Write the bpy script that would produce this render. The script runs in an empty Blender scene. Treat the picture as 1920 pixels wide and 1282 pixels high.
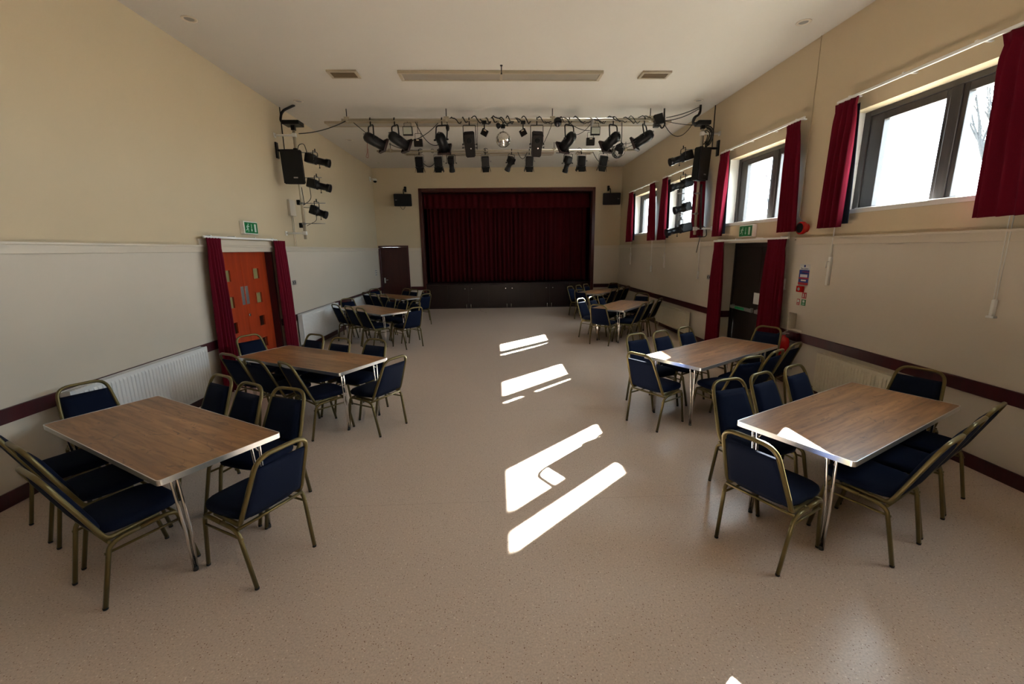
import bpy, bmesh, math, random
from mathutils import Vector, Matrix
random.seed(7)
PI = math.pi
SC = bpy.context.scene
COL = SC.collection

# ------------------------------------------------------------ camera, sky, sun, exposure
cam_d = bpy.data.cameras.new('camera')
cam = bpy.data.objects.new('camera', cam_d)
COL.objects.link(cam)
cam_d.sensor_fit = 'HORIZONTAL'
cam_d.sensor_width = 36.0
cam_d.lens = 801.22 / 1920 * 36.0
cam_d.clip_start = 0.05
YAW, PIT, ROL = 0.0349, 0.2122, -0.0129
_f = Vector((math.sin(YAW)*math.cos(PIT), math.cos(YAW)*math.cos(PIT), -math.sin(PIT)))
_r = Vector((math.cos(YAW), -math.sin(YAW), 0))
_u = _r.cross(_f)
_r2 = math.cos(ROL)*_r + math.sin(ROL)*_u
_u2 = -math.sin(ROL)*_r + math.cos(ROL)*_u
cam.matrix_world = Matrix(((_r2.x, _u2.x, -_f.x, 0), (_r2.y, _u2.y, -_f.y, 0), (_r2.z, _u2.z, -_f.z, 2.0), (0, 0, 0, 1)))
SC.camera = cam

world = bpy.data.worlds.new('world')
SC.world = world
world.use_nodes = True
bg = world.node_tree.nodes['Background']
bg.inputs['Color'].default_value = (0.80, 0.90, 1.0, 1)
bg.inputs['Strength'].default_value = 7.6

SUN_DIR = Vector((1.308, 1.24, 1.0)).normalized()        # towards the sun
sd = bpy.data.lights.new('sun', 'SUN')
sd.energy = 74.0
sd.angle = 0.0093
sd.color = (1.0, 0.975, 0.945)
sun = bpy.data.objects.new('sun', sd)
COL.objects.link(sun)
sun.location = (12, 14, 12)
sun.rotation_euler = SUN_DIR.to_track_quat('Z', 'Y').to_euler()

SC.view_settings.view_transform = 'Standard'
SC.view_settings.look = 'None'
SC.view_settings.gamma = 1.0
SC.view_settings.use_curve_mapping = False
SC.view_settings.exposure = 1.70

# ------------------------------------------------------------ room numbers (metres)
XL, XR, YB, YF, ZC = -4.012, 4.305, 15.05, -3.2, 4.674
TH = 0.32
GX = 4.52                                                   # glass plane
WIN = [('window_1', 5.16), ('window_2', 7.87), ('window_3', 10.58), ('window_4', 13.29), ('window_added', 2.45)]  # last opening lies unseen behind the camera, added for extra daylight
WZ0, WZ1 = 2.39, 3.55

def win_y(f): return (f-1.54, f+0.27)
# portals so that daylight is sampled through the openings
for nm, f in WIN:
    a, b = win_y(f)
    ld = bpy.data.lights.new('window_daylight', 'AREA')
    ld.shape = 'RECTANGLE'; ld.size = b-a; ld.size_y = WZ1-WZ0
    ld.cycles.is_portal = True
    lo = bpy.data.objects.new('window_daylight', ld)
    COL.objects.link(lo)
    lo.location = (XR+TH+0.02, (a+b)/2, (WZ0+WZ1)/2)
    lo.rotation_euler = Vector((1, 0, 0)).to_track_quat('Z', 'Y').to_euler()

# ------------------------------------------------------------ materials
def new_mat(name):
    m = bpy.data.materials.new(name); m.use_nodes = True
    return m, m.node_tree.nodes, m.node_tree.links, m.node_tree.nodes['Principled BSDF']

def plain(name, col, rough=0.5, metal=0.0, spec=0.5, bump=0.0, bscale=200.0, var=0.0, vscale=3.0, coat=0.0):
    m, N, L, B = new_mat(name)
    B.inputs['Base Color'].default_value = (*col, 1)
    B.inputs['Roughness'].default_value = rough
    B.inputs['Metallic'].default_value = metal
    B.inputs['Specular IOR Level'].default_value = spec
    B.inputs['Coat Weight'].default_value = coat
    tc = N.new('ShaderNodeTexCoord')
    nz = N.new('ShaderNodeTexNoise'); nz.inputs['Scale'].default_value = vscale; nz.inputs['Detail'].default_value = 4
    L.new(tc.outputs['Object'], nz.inputs['Vector'])
    if var > 0:
        mx = N.new('ShaderNodeMix'); mx.data_type = 'RGBA'
        mx.inputs[6].default_value = (*[c*(1-var) for c in col], 1)
        mx.inputs[7].default_value = (*[min(1, c*(1+var)) for c in col], 1)
        L.new(nz.outputs['Fac'], mx.inputs[0]); L.new(mx.outputs[2], B.inputs['Base Color'])
    if bump > 0:
        n2 = N.new('ShaderNodeTexNoise'); n2.inputs['Scale'].default_value = bscale
        L.new(tc.outputs['Object'], n2.inputs['Vector'])
        bp = N.new('ShaderNodeBump'); bp.inputs['Strength'].default_value = bump; bp.inputs['Distance'].default_value = 0.002
        L.new(n2.outputs['Fac'], bp.inputs['Height']); L.new(bp.outputs['Normal'], B.inputs['Normal'])
    return m

def wall_paint(name, upper, lower):
    m, N, L, B = new_mat(name)
    B.inputs['Roughness'].default_value = 0.55
    B.inputs['Specular IOR Level'].default_value = 0.25
    tc = N.new('ShaderNodeTexCoord')
    sx = N.new('ShaderNodeSeparateXYZ'); L.new(tc.outputs['Object'], sx.inputs[0])
    gt = N.new('ShaderNodeMath'); gt.operation = 'GREATER_THAN'; gt.inputs[1].default_value = 2.108
    L.new(sx.outputs['Z'], gt.inputs[0])
    mx = N.new('ShaderNodeMix'); mx.data_type = 'RGBA'
    mx.inputs[6].default_value = (*lower, 1); mx.inputs[7].default_value = (*upper, 1)
    L.new(gt.outputs[0], mx.inputs[0])
    nz = N.new('ShaderNodeTexNoise'); nz.inputs['Scale'].default_value = 1.3; nz.inputs['Detail'].default_value = 6
    L.new(tc.outputs['Object'], nz.inputs['Vector'])
    m2 = N.new('ShaderNodeMix'); m2.data_type = 'RGBA'; m2.blend_type = 'MULTIPLY'
    cr = N.new('ShaderNodeValToRGB')
    cr.color_ramp.elements[0].color = (0.93, 0.92, 0.90, 1); cr.color_ramp.elements[1].color = (1, 1, 1, 1)
    L.new(nz.outputs['Fac'], cr.inputs[0]); L.new(mx.outputs[2], m2.inputs[6]); L.new(cr.outputs[0], m2.inputs[7])
    m2.inputs[0].default_value = 1
    L.new(m2.outputs[2], B.inputs['Base Color'])
    n3 = N.new('ShaderNodeTexNoise'); n3.inputs['Scale'].default_value = 25
    L.new(tc.outputs['Object'], n3.inputs['Vector'])
    bp = N.new('ShaderNodeBump'); bp.inputs['Strength'].default_value = 0.12; bp.inputs['Distance'].default_value = 0.004
    L.new(n3.outputs['Fac'], bp.inputs['Height']); L.new(bp.outputs['Normal'], B.inputs['Normal'])
    return m

def floor_mat():
    m, N, L, B = new_mat('speckled vinyl')
    tc = N.new('ShaderNodeTexCoord')
    big = N.new('ShaderNodeTexNoise'); big.inputs['Scale'].default_value = 0.6; big.inputs['Detail'].default_value = 5
    L.new(tc.outputs['Object'], big.inputs['Vector'])
    c0 = N.new('ShaderNodeMix'); c0.data_type = 'RGBA'
    c0.inputs[6].default_value = (0.575, 0.462, 0.385, 1); c0.inputs[7].default_value = (0.645, 0.525, 0.445, 1)
    L.new(big.outputs['Fac'], c0.inputs[0])
    fine = N.new('ShaderNodeTexNoise'); fine.inputs['Scale'].default_value = 90; fine.inputs['Detail'].default_value = 3
    L.new(tc.outputs['Object'], fine.inputs['Vector'])
    fr = N.new('ShaderNodeValToRGB'); fr.color_ramp.elements[0].position = 0.35; fr.color_ramp.elements[1].position = 0.65
    fr.color_ramp.elements[0].color = (0.86, 0.84, 0.82, 1); fr.color_ramp.elements[1].color = (1.06, 1.05, 1.04, 1)
    L.new(fine.outputs['Fac'], fr.inputs[0])
    c1 = N.new('ShaderNodeMix'); c1.data_type = 'RGBA'; c1.blend_type = 'MULTIPLY'; c1.inputs[0].default_value = 1
    L.new(c0.outputs[2], c1.inputs[6]); L.new(fr.outputs[0], c1.inputs[7])
    last = c1.outputs[2]
    for sc, thr, col in ((62, 0.20, (0.20, 0.10, 0.05, 1)), (45, 0.17, (0.80, 0.70, 0.60, 1)), (85, 0.19, (0.33, 0.18, 0.10, 1))):
        vo = N.new('ShaderNodeTexVoronoi'); vo.inputs['Scale'].default_value = sc
        L.new(tc.outputs['Object'], vo.inputs['Vector'])
        wn = N.new('ShaderNodeMath'); wn.operation = 'LESS_THAN'; wn.inputs[1].default_value = thr
        L.new(vo.outputs['Distance'], wn.inputs[0])
        sp = N.new('ShaderNodeSeparateColor'); L.new(vo.outputs['Color'], sp.inputs[0])
        g = N.new('ShaderNodeMath'); g.operation = 'GREATER_THAN'; g.inputs[1].default_value = 0.62
        L.new(sp.outputs[0], g.inputs[0])
        mu = N.new('ShaderNodeMath'); mu.operation = 'MULTIPLY'
        L.new(wn.outputs[0], mu.inputs[0]); L.new(g.outputs[0], mu.inputs[1])
        m3 = N.new('ShaderNodeMath'); m3.operation = 'MULTIPLY'; m3.inputs[1].default_value = 0.85
        L.new(mu.outputs[0], m3.inputs[0])
        mx = N.new('ShaderNodeMix'); mx.data_type = 'RGBA'; mx.inputs[7].default_value = col
        L.new(m3.outputs[0], mx.inputs[0]); L.new(last, mx.inputs[6]); last = mx.outputs[2]
    # welded sheet seams every two metres across the hall
    sx = N.new('ShaderNodeSeparateXYZ'); L.new(tc.outputs['Object'], sx.inputs[0])
    ad = N.new('ShaderNodeMath'); ad.operation = 'ADD'; ad.inputs[1].default_value = 10.87; L.new(sx.outputs['Y'], ad.inputs[0])
    md = N.new('ShaderNodeMath'); md.operation = 'MODULO'; md.inputs[1].default_value = 2.0; L.new(ad.outputs[0], md.inputs[0])
    lt = N.new('ShaderNodeMath'); lt.operation = 'LESS_THAN'; lt.inputs[1].default_value = 0.005; L.new(md.outputs[0], lt.inputs[0])
    l2 = N.new('ShaderNodeMath'); l2.operation = 'MULTIPLY'; l2.inputs[1].default_value = 0.4; L.new(lt.outputs[0], l2.inputs[0])
    mx = N.new('ShaderNodeMix'); mx.data_type = 'RGBA'; mx.inputs[7].default_value = (0.30, 0.19, 0.13, 1)
    L.new(l2.outputs[0], mx.inputs[0]); L.new(last, mx.inputs[6]); last = mx.outputs[2]
    L.new(last, B.inputs['Base Color'])
    rr = N.new('ShaderNodeMapRange'); rr.inputs[3].default_value = 0.24; rr.inputs[4].default_value = 0.36
    L.new(big.outputs['Fac'], rr.inputs[0]); L.new(rr.outputs[0], B.inputs['Roughness'])
    B.inputs['Specular IOR Level'].default_value = 0.62
    bn = N.new('ShaderNodeTexNoise'); bn.inputs['Scale'].default_value = 14
    L.new(tc.outputs['Object'], bn.inputs['Vector'])
    bp = N.new('ShaderNodeBump'); bp.inputs['Strength'].default_value = 0.05; bp.inputs['Distance'].default_value = 0.01
    L.new(bn.outputs['Fac'], bp.inputs['Height']); L.new(bp.outputs['Normal'], B.inputs['Normal'])
    return m

def table_mat():
    m, N, L, B = new_mat('wood effect laminate')
    tc = N.new('ShaderNodeTexCoord')
    oi = N.new('ShaderNodeObjectInfo')
    of = N.new('ShaderNodeVectorMath'); of.operation = 'SCALE'; of.inputs[3].default_value = 7.0
    cb = N.new('ShaderNodeCombineXYZ'); L.new(oi.outputs['Random'], cb.inputs[0]); L.new(oi.outputs['Random'], cb.inputs[2])
    L.new(cb.outputs[0], of.inputs[0])
    av = N.new('ShaderNodeVectorMath'); av.operation = 'ADD'
    L.new(tc.outputs['Object'], av.inputs[0]); L.new(of.outputs[0], av.inputs[1])
    mp = N.new('ShaderNodeMapping'); mp.inputs['Scale'].default_value = (1.2, 14, 14)
    L.new(av.outputs[0], mp.inputs['Vector'])
    n1 = N.new('ShaderNodeTexNoise'); n1.inputs['Scale'].default_value = 1.6; n1.inputs['Detail'].default_value = 8; n1.inputs['Distortion'].default_value = 0.8
    L.new(mp.outputs[0], n1.inputs['Vector'])
    r1 = N.new('ShaderNodeValToRGB')
    e = r1.color_ramp.elements
    e[0].position = 0.30; e[0].color = (0.19, 0.080, 0.028, 1)
    e[1].position = 0.70; e[1].color = (0.46, 0.235, 0.092, 1)
    k = e.new(0.5); k.color = (0.33, 0.155, 0.06, 1)
    L.new(n1.outputs['Fac'], r1.inputs[0])
    # planks across the width
    sx = N.new('ShaderNodeSeparateXYZ'); L.new(tc.outputs['Object'], sx.inputs[0])
    dv = N.new('ShaderNodeMath'); dv.operation = 'MULTIPLY'; dv.inputs[1].default_value = 1/0.19; L.new(sx.outputs['Y'], dv.inputs[0])
    fl = N.new('ShaderNodeMath'); fl.operation = 'FLOOR'; L.new(dv.outputs[0], fl.inputs[0])
    wn = N.new('ShaderNodeTexWhiteNoise'); wn.noise_dimensions = '1D'; L.new(fl.outputs[0], wn.inputs['W'])
    mr = N.new('ShaderNodeMapRange'); mr.inputs[3].default_value = 0.74; mr.inputs[4].default_value = 1.14; L.new(wn.outputs['Value'], mr.inputs[0])
    c1 = N.new('ShaderNodeMix'); c1.data_type = 'RGBA'; c1.blend_type = 'MULTIPLY'; c1.inputs[0].default_value = 1
    cc = N.new('ShaderNodeCombineColor')
    for q in range(3): L.new(mr.outputs[0], cc.inputs[q])
    L.new(r1.outputs[0], c1.inputs[6]); L.new(cc.outputs[0], c1.inputs[7])
    # dark knots and cracks
    m4 = N.new('ShaderNodeMapping'); m4.inputs['Scale'].default_value = (2.6, 7, 7); L.new(av.outputs[0], m4.inputs['Vector'])
    n4 = N.new('ShaderNodeTexNoise'); n4.inputs['Scale'].default_value = 2.2; n4.inputs['Detail'].default_value = 7; n4.inputs['Roughness'].default_value = 0.7; n4.inputs['Distortion'].default_value = 1.6
    L.new(m4.outputs[0], n4.inputs['Vector'])
    r4 = N.new('ShaderNodeValToRGB'); r4.color_ramp.elements[0].position = 0.565; r4.color_ramp.elements[1].position = 0.64
    L.new(n4.outputs['Fac'], r4.inputs[0])
    s4 = N.new('ShaderNodeMath'); s4.operation = 'MULTIPLY'; s4.inputs[1].default_value = 0.75; L.new(r4.outputs[0], s4.inputs[0])
    c4 = N.new('ShaderNodeMix'); c4.data_type = 'RGBA'; c4.inputs[7].default_value = (0.11, 0.048, 0.022, 1)
    L.new(s4.outputs[0], c4.inputs[0]); L.new(c1.outputs[2], c4.inputs[6])
    L.new(c4.outputs[2], B.inputs['Base Color'])
    B.inputs['Roughness'].default_value = 0.33
    B.inputs['Specular IOR Level'].default_value = 0.5
    return m

def wood_paint(name, a, b, rough=0.35, scale=(14, 14, 1.2)):
    m, N, L, B = new_mat(name)
    tc = N.new('ShaderNodeTexCoord'); mp = N.new('ShaderNodeMapping'); mp.inputs['Scale'].default_value = scale
    L.new(tc.outputs['Object'], mp.inputs['Vector'])
    n = N.new('ShaderNodeTexNoise'); n.inputs['Scale'].default_value = 1.5; n.inputs['Detail'].default_value = 6; n.inputs['Distortion'].default_value = 0.6
    L.new(mp.outputs[0], n.inputs['Vector'])
    r = N.new('ShaderNodeValToRGB'); r.color_ramp.elements[0].position = 0.3; r.color_ramp.elements[1].position = 0.7
    r.color_ramp.elements[0].color = (*a, 1); r.color_ramp.elements[1].color = (*b, 1)
    L.new(n.outputs['Fac'], r.inputs[0]); L.new(r.outputs[0], B.inputs['Base Color'])
    B.inputs['Roughness'].default_value = rough
    return m

def fabric(name, col, col2=None, rough=0.9, trans=0.0, sheen=0.2):
    m, N, L, B = new_mat(name)
    col2 = col2 or tuple(c*0.75 for c in col)
    tc = N.new('ShaderNodeTexCoord')
    n = N.new('ShaderNodeTexNoise'); n.inputs['Scale'].default_value = 260; n.inputs['Detail'].default_value = 2
    L.new(tc.outputs['Object'], n.inputs['Vector'])
    mx = N.new('ShaderNodeMix'); mx.data_type = 'RGBA'; mx.inputs[6].default_value = (*col2, 1); mx.inputs[7].default_value = (*col, 1)
    L.new(n.outputs['Fac'], mx.inputs[0]); L.new(mx.outputs[2], B.inputs['Base Color'])
    B.inputs['Roughness'].default_value = rough
    B.inputs['Specular IOR Level'].default_value = 0.15
    B.inputs['Sheen Weight'].default_value = sheen
    B.inputs['Sheen Tint'].default_value = (*[min(1, c*3+0.05) for c in col], 1)
    bp = N.new('ShaderNodeBump'); bp.inputs['Strength'].default_value = 0.3; bp.inputs['Distance'].default_value = 0.001
    L.new(n.outputs['Fac'], bp.inputs['Height']); L.new(bp.outputs['Normal'], B.inputs['Normal'])
    if trans > 0:
        out = N['Material Output']
        tr = N.new('ShaderNodeBsdfTranslucent'); L.new(mx.outputs[2], tr.inputs['Color'])
        ms = N.new('ShaderNodeMixShader'); ms.inputs[0].default_value = trans
        L.new(B.outputs[0], ms.inputs[1]); L.new(tr.outputs[0], ms.inputs[2]); L.new(ms.outputs[0], out.inputs['Surface'])
    return m

def glass_mat(name, tint=(0.93, 0.96, 0.95), gloss=0.06):
    m, N, L, B = new_mat(name)
    N.remove(B)
    out = N['Material Output']
    t = N.new('ShaderNodeBsdfTransparent'); t.inputs['Color'].default_value = (*tint, 1)
    g = N.new('ShaderNodeBsdfGlossy'); g.inputs['Roughness'].default_value = 0.02
    ms = N.new('ShaderNodeMixShader'); ms.inputs[0].default_value = gloss
    L.new(t.outputs[0], ms.inputs[1]); L.new(g.outputs[0], ms.inputs[2]); L.new(ms.outputs[0], out.inputs['Surface'])
    return m

def mirror_tiles():
    m, N, L, B = new_mat('mirror tiles')
    B.inputs['Metallic'].default_value = 0.9; B.inputs['Roughness'].default_value = 0.16
    B.inputs['Base Color'].default_value = (0.85, 0.83, 0.78, 1)
    return m

WALL = wall_paint('cream wall paint', (0.60, 0.495, 0.338), (0.63, 0.57, 0.485))
CEIL = plain('ceiling paint', (0.60, 0.565, 0.51), 0.8, spec=0.2, var=0.03, vscale=1.2)
FLOOR = floor_mat()
TTOP = table_mat()
MAROON = wood_paint('maroon gloss paint', (0.042, 0.004, 0.007), (0.058, 0.006, 0.0095), 0.32)
STAGEWOOD = wood_paint('dark stage boarding', (0.010, 0.0032, 0.003), (0.016, 0.005, 0.0045), 0.35)
PROS = wood_paint('mahogany proscenium', (0.05, 0.010, 0.008), (0.08, 0.018, 0.012), 0.28)
REDWOOD = wood_paint('orange stained door', (0.30, 0.032, 0.009), (0.42, 0.052, 0.013), 0.3, (10, 10, 0.8))
BACKDOOR = wood_paint('dark red door', (0.030, 0.005, 0.004), (0.045, 0.008, 0.006), 0.35)
DARKDOOR = wood_paint('dark brown exit door', (0.014, 0.009, 0.007), (0.022, 0.014, 0.011), 0.35)
FRAMEBR = wood_paint('dark brown window frame', (0.030, 0.026, 0.026), (0.045, 0.038, 0.036), 0.35)
CREAMTRIM = plain('cream gloss trim', (0.63, 0.555, 0.45), 0.35)
WHITE = plain('white enamel', (0.78, 0.78, 0.76), 0.35)
RADW = plain('radiator enamel', (0.74, 0.75, 0.76), 0.35)
RADC = plain('cream radiator enamel', (0.68, 0.62, 0.48), 0.35)
WPLAS = plain('white plastic', (0.72, 0.70, 0.66), 0.4)
REVEAL = plain('white reveal paint', (0.66, 0.64, 0.60), 0.5)
GOLD = plain('gold bronze tube', (0.150, 0.115, 0.042), 0.34, metal=0.55, var=0.15, vscale=8)
ALU = plain('brushed aluminium', (0.70, 0.70, 0.70), 0.28, metal=0.9)
CHROME = plain('chrome', (0.75, 0.74, 0.72), 0.16, metal=1.0)
GALV = plain('painted steel bar', (0.50, 0.44, 0.33), 0.3, metal=0.5)
BLACK = plain('satin black metal', (0.007, 0.007, 0.008), 0.34, spec=0.25)
BLACKM = plain('matt black', (0.006, 0.006, 0.006), 0.7, spec=0.2)
RUBBER = plain('black rubber', (0.012, 0.012, 0.012), 0.6)
BRONZEB = plain('dark bronze lantern', (0.010, 0.007, 0.006), 0.5, spec=0.2)
GELM = plain('dark maroon gel frame', (0.030, 0.012, 0.012), 0.45)
NAVY = fabric('navy upholstery', (0.0036, 0.0080, 0.027), (0.0024, 0.0055, 0.019), sheen=0.0)
WINE = fabric('wine red curtain', (0.165, 0.006, 0.020), (0.11, 0.004, 0.014), trans=0.035, sheen=0.0)
STAGEC = fabric('stage curtain velvet', (0.064, 0.0016, 0.0046), (0.045, 0.0011, 0.003), trans=0.0, sheen=0.0)
LINING = fabric('slate blue lining', (0.030, 0.040, 0.065), (0.02, 0.03, 0.05))
GLASS = glass_mat('window glass')
DOORGL = plain('wired door glass', (0.30, 0.27, 0.12), 0.12)
DARKGL = plain('dark door glass', (0.035, 0.012, 0.008), 0.1)
FLOODGL = plain('flood lens', (0.42, 0.44, 0.38), 0.25)
LENS = plain('lamp lens', (0.03, 0.03, 0.035), 0.08)
GREEN = plain('exit sign green', (0.004, 0.17, 0.045), 0.35)
GREEN2 = plain('door bar green', (0.03, 0.38, 0.16), 0.4)
SIGNW = plain('sign white', (0.60, 0.68, 0.62), 0.4)
PAPER = plain('white paper', (0.66, 0.66, 0.64), 0.6)
BLUE = plain('notice blue', (0.010, 0.030, 0.22), 0.4)
RED = plain('notice red', (0.40, 0.010, 0.018), 0.4)
EXTRED = plain('extinguisher red', (0.50, 0.006, 0.006), 0.25)
STEEL = plain('grey steel', (0.32, 0.31, 0.30), 0.35, metal=0.6)
PANEL = plain('ceiling panel grey', (0.33, 0.29, 0.235), 0.35)
PFRAME = plain('ceiling panel frame', (0.42, 0.35, 0.25), 0.45)
VENTC = plain('vent louvre', (0.20, 0.14, 0.075), 0.5)
MIRROR = mirror_tiles()
BARK = plain('bark', (0.028, 0.028, 0.030), 0.9, bump=0.4, bscale=30)
GRASS = plain('pale gravel', (0.20, 0.18, 0.15), 0.9, var=0.3, vscale=2)
REDCORD = plain('red cord', (0.30, 0.03, 0.02), 0.6)

# ------------------------------------------------------------ mesh helpers
def obj(name, bm, mat, parent=None, smooth=False, loc=None):
    me = bpy.data.meshes.new(name)
    bm.normal_update(); bm.to_mesh(me); bm.free()
    mats = mat if isinstance(mat, (list, tuple)) else [mat]
    for m in mats: me.materials.append(m)
    if smooth:
        for p in me.polygons: p.use_smooth = True
    o = bpy.data.objects.new(name, me); COL.objects.link(o)
    if parent: o.parent = parent
    if loc: o.location = loc
    return o

def tag(o, label=None, cat=None, group=None, kind=None):
    if label: o['label'] = label
    if cat: o['category'] = cat
    if group: o['group'] = group
    if kind: o['kind'] = kind
    return o

def thing(name, label, cat, loc=(0, 0, 0), rotz=0.0, group=None, kind=None):
    o = bpy.data.objects.new(name, None); COL.objects.link(o)
    o.empty_display_size = 0.1
    o.location = loc; o.rotation_euler = (0, 0, rotz)
    return tag(o, label, cat, group, kind)

def struct(name, bm, m, smooth=False):
    o = obj(name, bm, m, smooth=smooth); o['kind'] = 'structure'
    return o

def B(): return bmesh.new()

def box(bm, lo, hi, mi=0, M=None):
    x0, y0, z0 = lo; x1, y1, z1 = hi
    if x0 > x1: x0, x1 = x1, x0
    if y0 > y1: y0, y1 = y1, y0
    if z0 > z1: z0, z1 = z1, z0
    c = [(x0, y0, z0), (x1, y0, z0), (x1, y1, z0), (x0, y1, z0), (x0, y0, z1), (x1, y0, z1), (x1, y1, z1), (x0, y1, z1)]
    v = [bm.verts.new(M @ Vector(p) if M else p) for p in c]
    for f in ((0, 3, 2, 1), (4, 5, 6, 7), (0, 1, 5, 4), (1, 2, 6, 5), (2, 3, 7, 6), (3, 0, 4, 7)):
        fc = bm.faces.new([v[i] for i in f]); fc.material_index = mi
    return v

def bbox(bm, lo, hi, r=0.004, mi=0, seg=2, M=None):
    """box with rounded edges"""
    b2 = bmesh.new(); box(b2, lo, hi)
    bmesh.ops.bevel(b2, geom=list(b2.edges), offset=r, segments=seg, affect='EDGES', profile=0.5)
    for f in b2.faces: f.material_index = mi
    if M: bmesh.ops.transform(b2, matrix=M, verts=b2.verts)
    me = bpy.data.meshes.new('tmp'); b2.to_mesh(me); b2.free(); bm.from_mesh(me); bpy.data.meshes.remove(me)

def tube(bm, pts, r, seg=8, cap=True, sq=0.0, mi=0, closed=False):
    """sweep a round (sq=0) or rounded-square (sq>0) section along pts"""
    pts = [Vector(p) for p in pts]
    n = len(pts)
    rr = r if isinstance(r, (list, tuple)) else [r]*n
    T = []
    for i in range(n):
        a = pts[(i-1) % n] if (i > 0 or closed) else pts[0]
        b = pts[(i+1) % n] if (i < n-1 or closed) else pts[-1]
        T.append((b-a).normalized())
    up = Vector((0, 0, 1)) if abs(T[0].z) < 0.9 else Vector((1, 0, 0))
    nrm = (up - T[0]*up.dot(T[0])).normalized()
    rings = []
    for i in range(n):
        if i:
            nrm = (nrm - T[i]*nrm.dot(T[i]))
            nrm = nrm.normalized() if nrm.length > 1e-6 else T[i].orthogonal().normalized()
        bn = T[i].cross(nrm)
        ring = []
        for k in range(seg):
            a = 2*PI*(k+0.5)/seg
            c, s = math.cos(a), math.sin(a)
            if sq > 0:
                q = (abs(c)**4+abs(s)**4)**0.25
                f = 1/q*sq+(1-sq)
            else: f = 1.0
            ring.append(bm.verts.new(pts[i]+(nrm*c+bn*s)*rr[i]*f))
        rings.append(ring)
    m = n if closed else n-1
    for i in range(m):
        a, b = rings[i], rings[(i+1) % n]
        for k in range(seg):
            f = bm.faces.new((a[k], a[(k+1) % seg], b[(k+1) % seg], b[k])); f.material_index = mi; f.smooth = True
    if cap and not closed:
        f = bm.faces.new(rings[0][::-1]); f.material_index = mi
        f = bm.faces.new(rings[-1]); f.material_index = mi

def lathe(bm, p0, d, prof, seg=20, mi=0, cap0=True, cap1=True):
    """revolve profile [(t, r)] about the axis p0 + d*t"""
    p0 = Vector(p0); d = Vector(d).normalized()
    a = d.orthogonal().normalized(); b = d.cross(a)
    rings = []
    for t, r in prof:
        rings.append([bm.verts.new(p0+d*t+(a*math.cos(2*PI*k/seg)+b*math.sin(2*PI*k/seg))*max(r, 1e-4)) for k in range(seg)])
    for i in range(len(rings)-1):
        for k in range(seg):
            f = bm.faces.new((rings[i][k], rings[i][(k+1) % seg], rings[i+1][(k+1) % seg], rings[i+1][k])); f.material_index = mi; f.smooth = True
    if cap0: bm.faces.new(rings[0][::-1]).material_index = mi
    if cap1: bm.faces.new(rings[-1]).material_index = mi

def arc(c, u, v, r, a0, a1, n):
    c, u, v = Vector(c), Vector(u), Vector(v)
    return [c+u*r*math.cos(a0+(a1-a0)*i/n)+v*r*math.sin(a0+(a1-a0)*i/n) for i in range(n+1)]

def rounded(pts, r, n=5):
    """round the inner corners of a polyline"""
    P = [Vector(p) for p in pts]; out = [P[0]]
    rs = r if isinstance(r, (list, tuple)) else [r]*len(P)
    for i in range(1, len(P)-1):
        a, b, c = P[i-1], P[i], P[i+1]
        d1, d2 = (a-b), (c-b)
        q = min(rs[i], d1.length*0.49, d2.length*0.49)
        s, e = b+d1.normalized()*q, b+d2.normalized()*q
        for k in range(n+1):
            t = k/n
            out.append(s*(1-t)**2+b*2*t*(1-t)+e*t*t)
    out.append(P[-1])
    return out

def axis_frame(d, up=Vector((0, 0, 1))):
    """matrix whose local -Z... here local Y runs along d, local Z is up-ish"""
    d = Vector(d).normalized()
    x = d.cross(up)
    x = x.normalized() if x.length > 1e-5 else Vector((1, 0, 0))
    z = x.cross(d)
    return Matrix(((x.x, d.x, z.x, 0), (x.y, d.y, z.y, 0), (x.z, d.z, z.z, 0), (0, 0, 0, 1)))

def catenary(a, b, sag, n=14):
    a, b = Vector(a), Vector(b)
    return [a.lerp(b, i/n)+Vector((0, 0, -4*sag*(i/n)*(1-i/n))) for i in range(n+1)]

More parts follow.
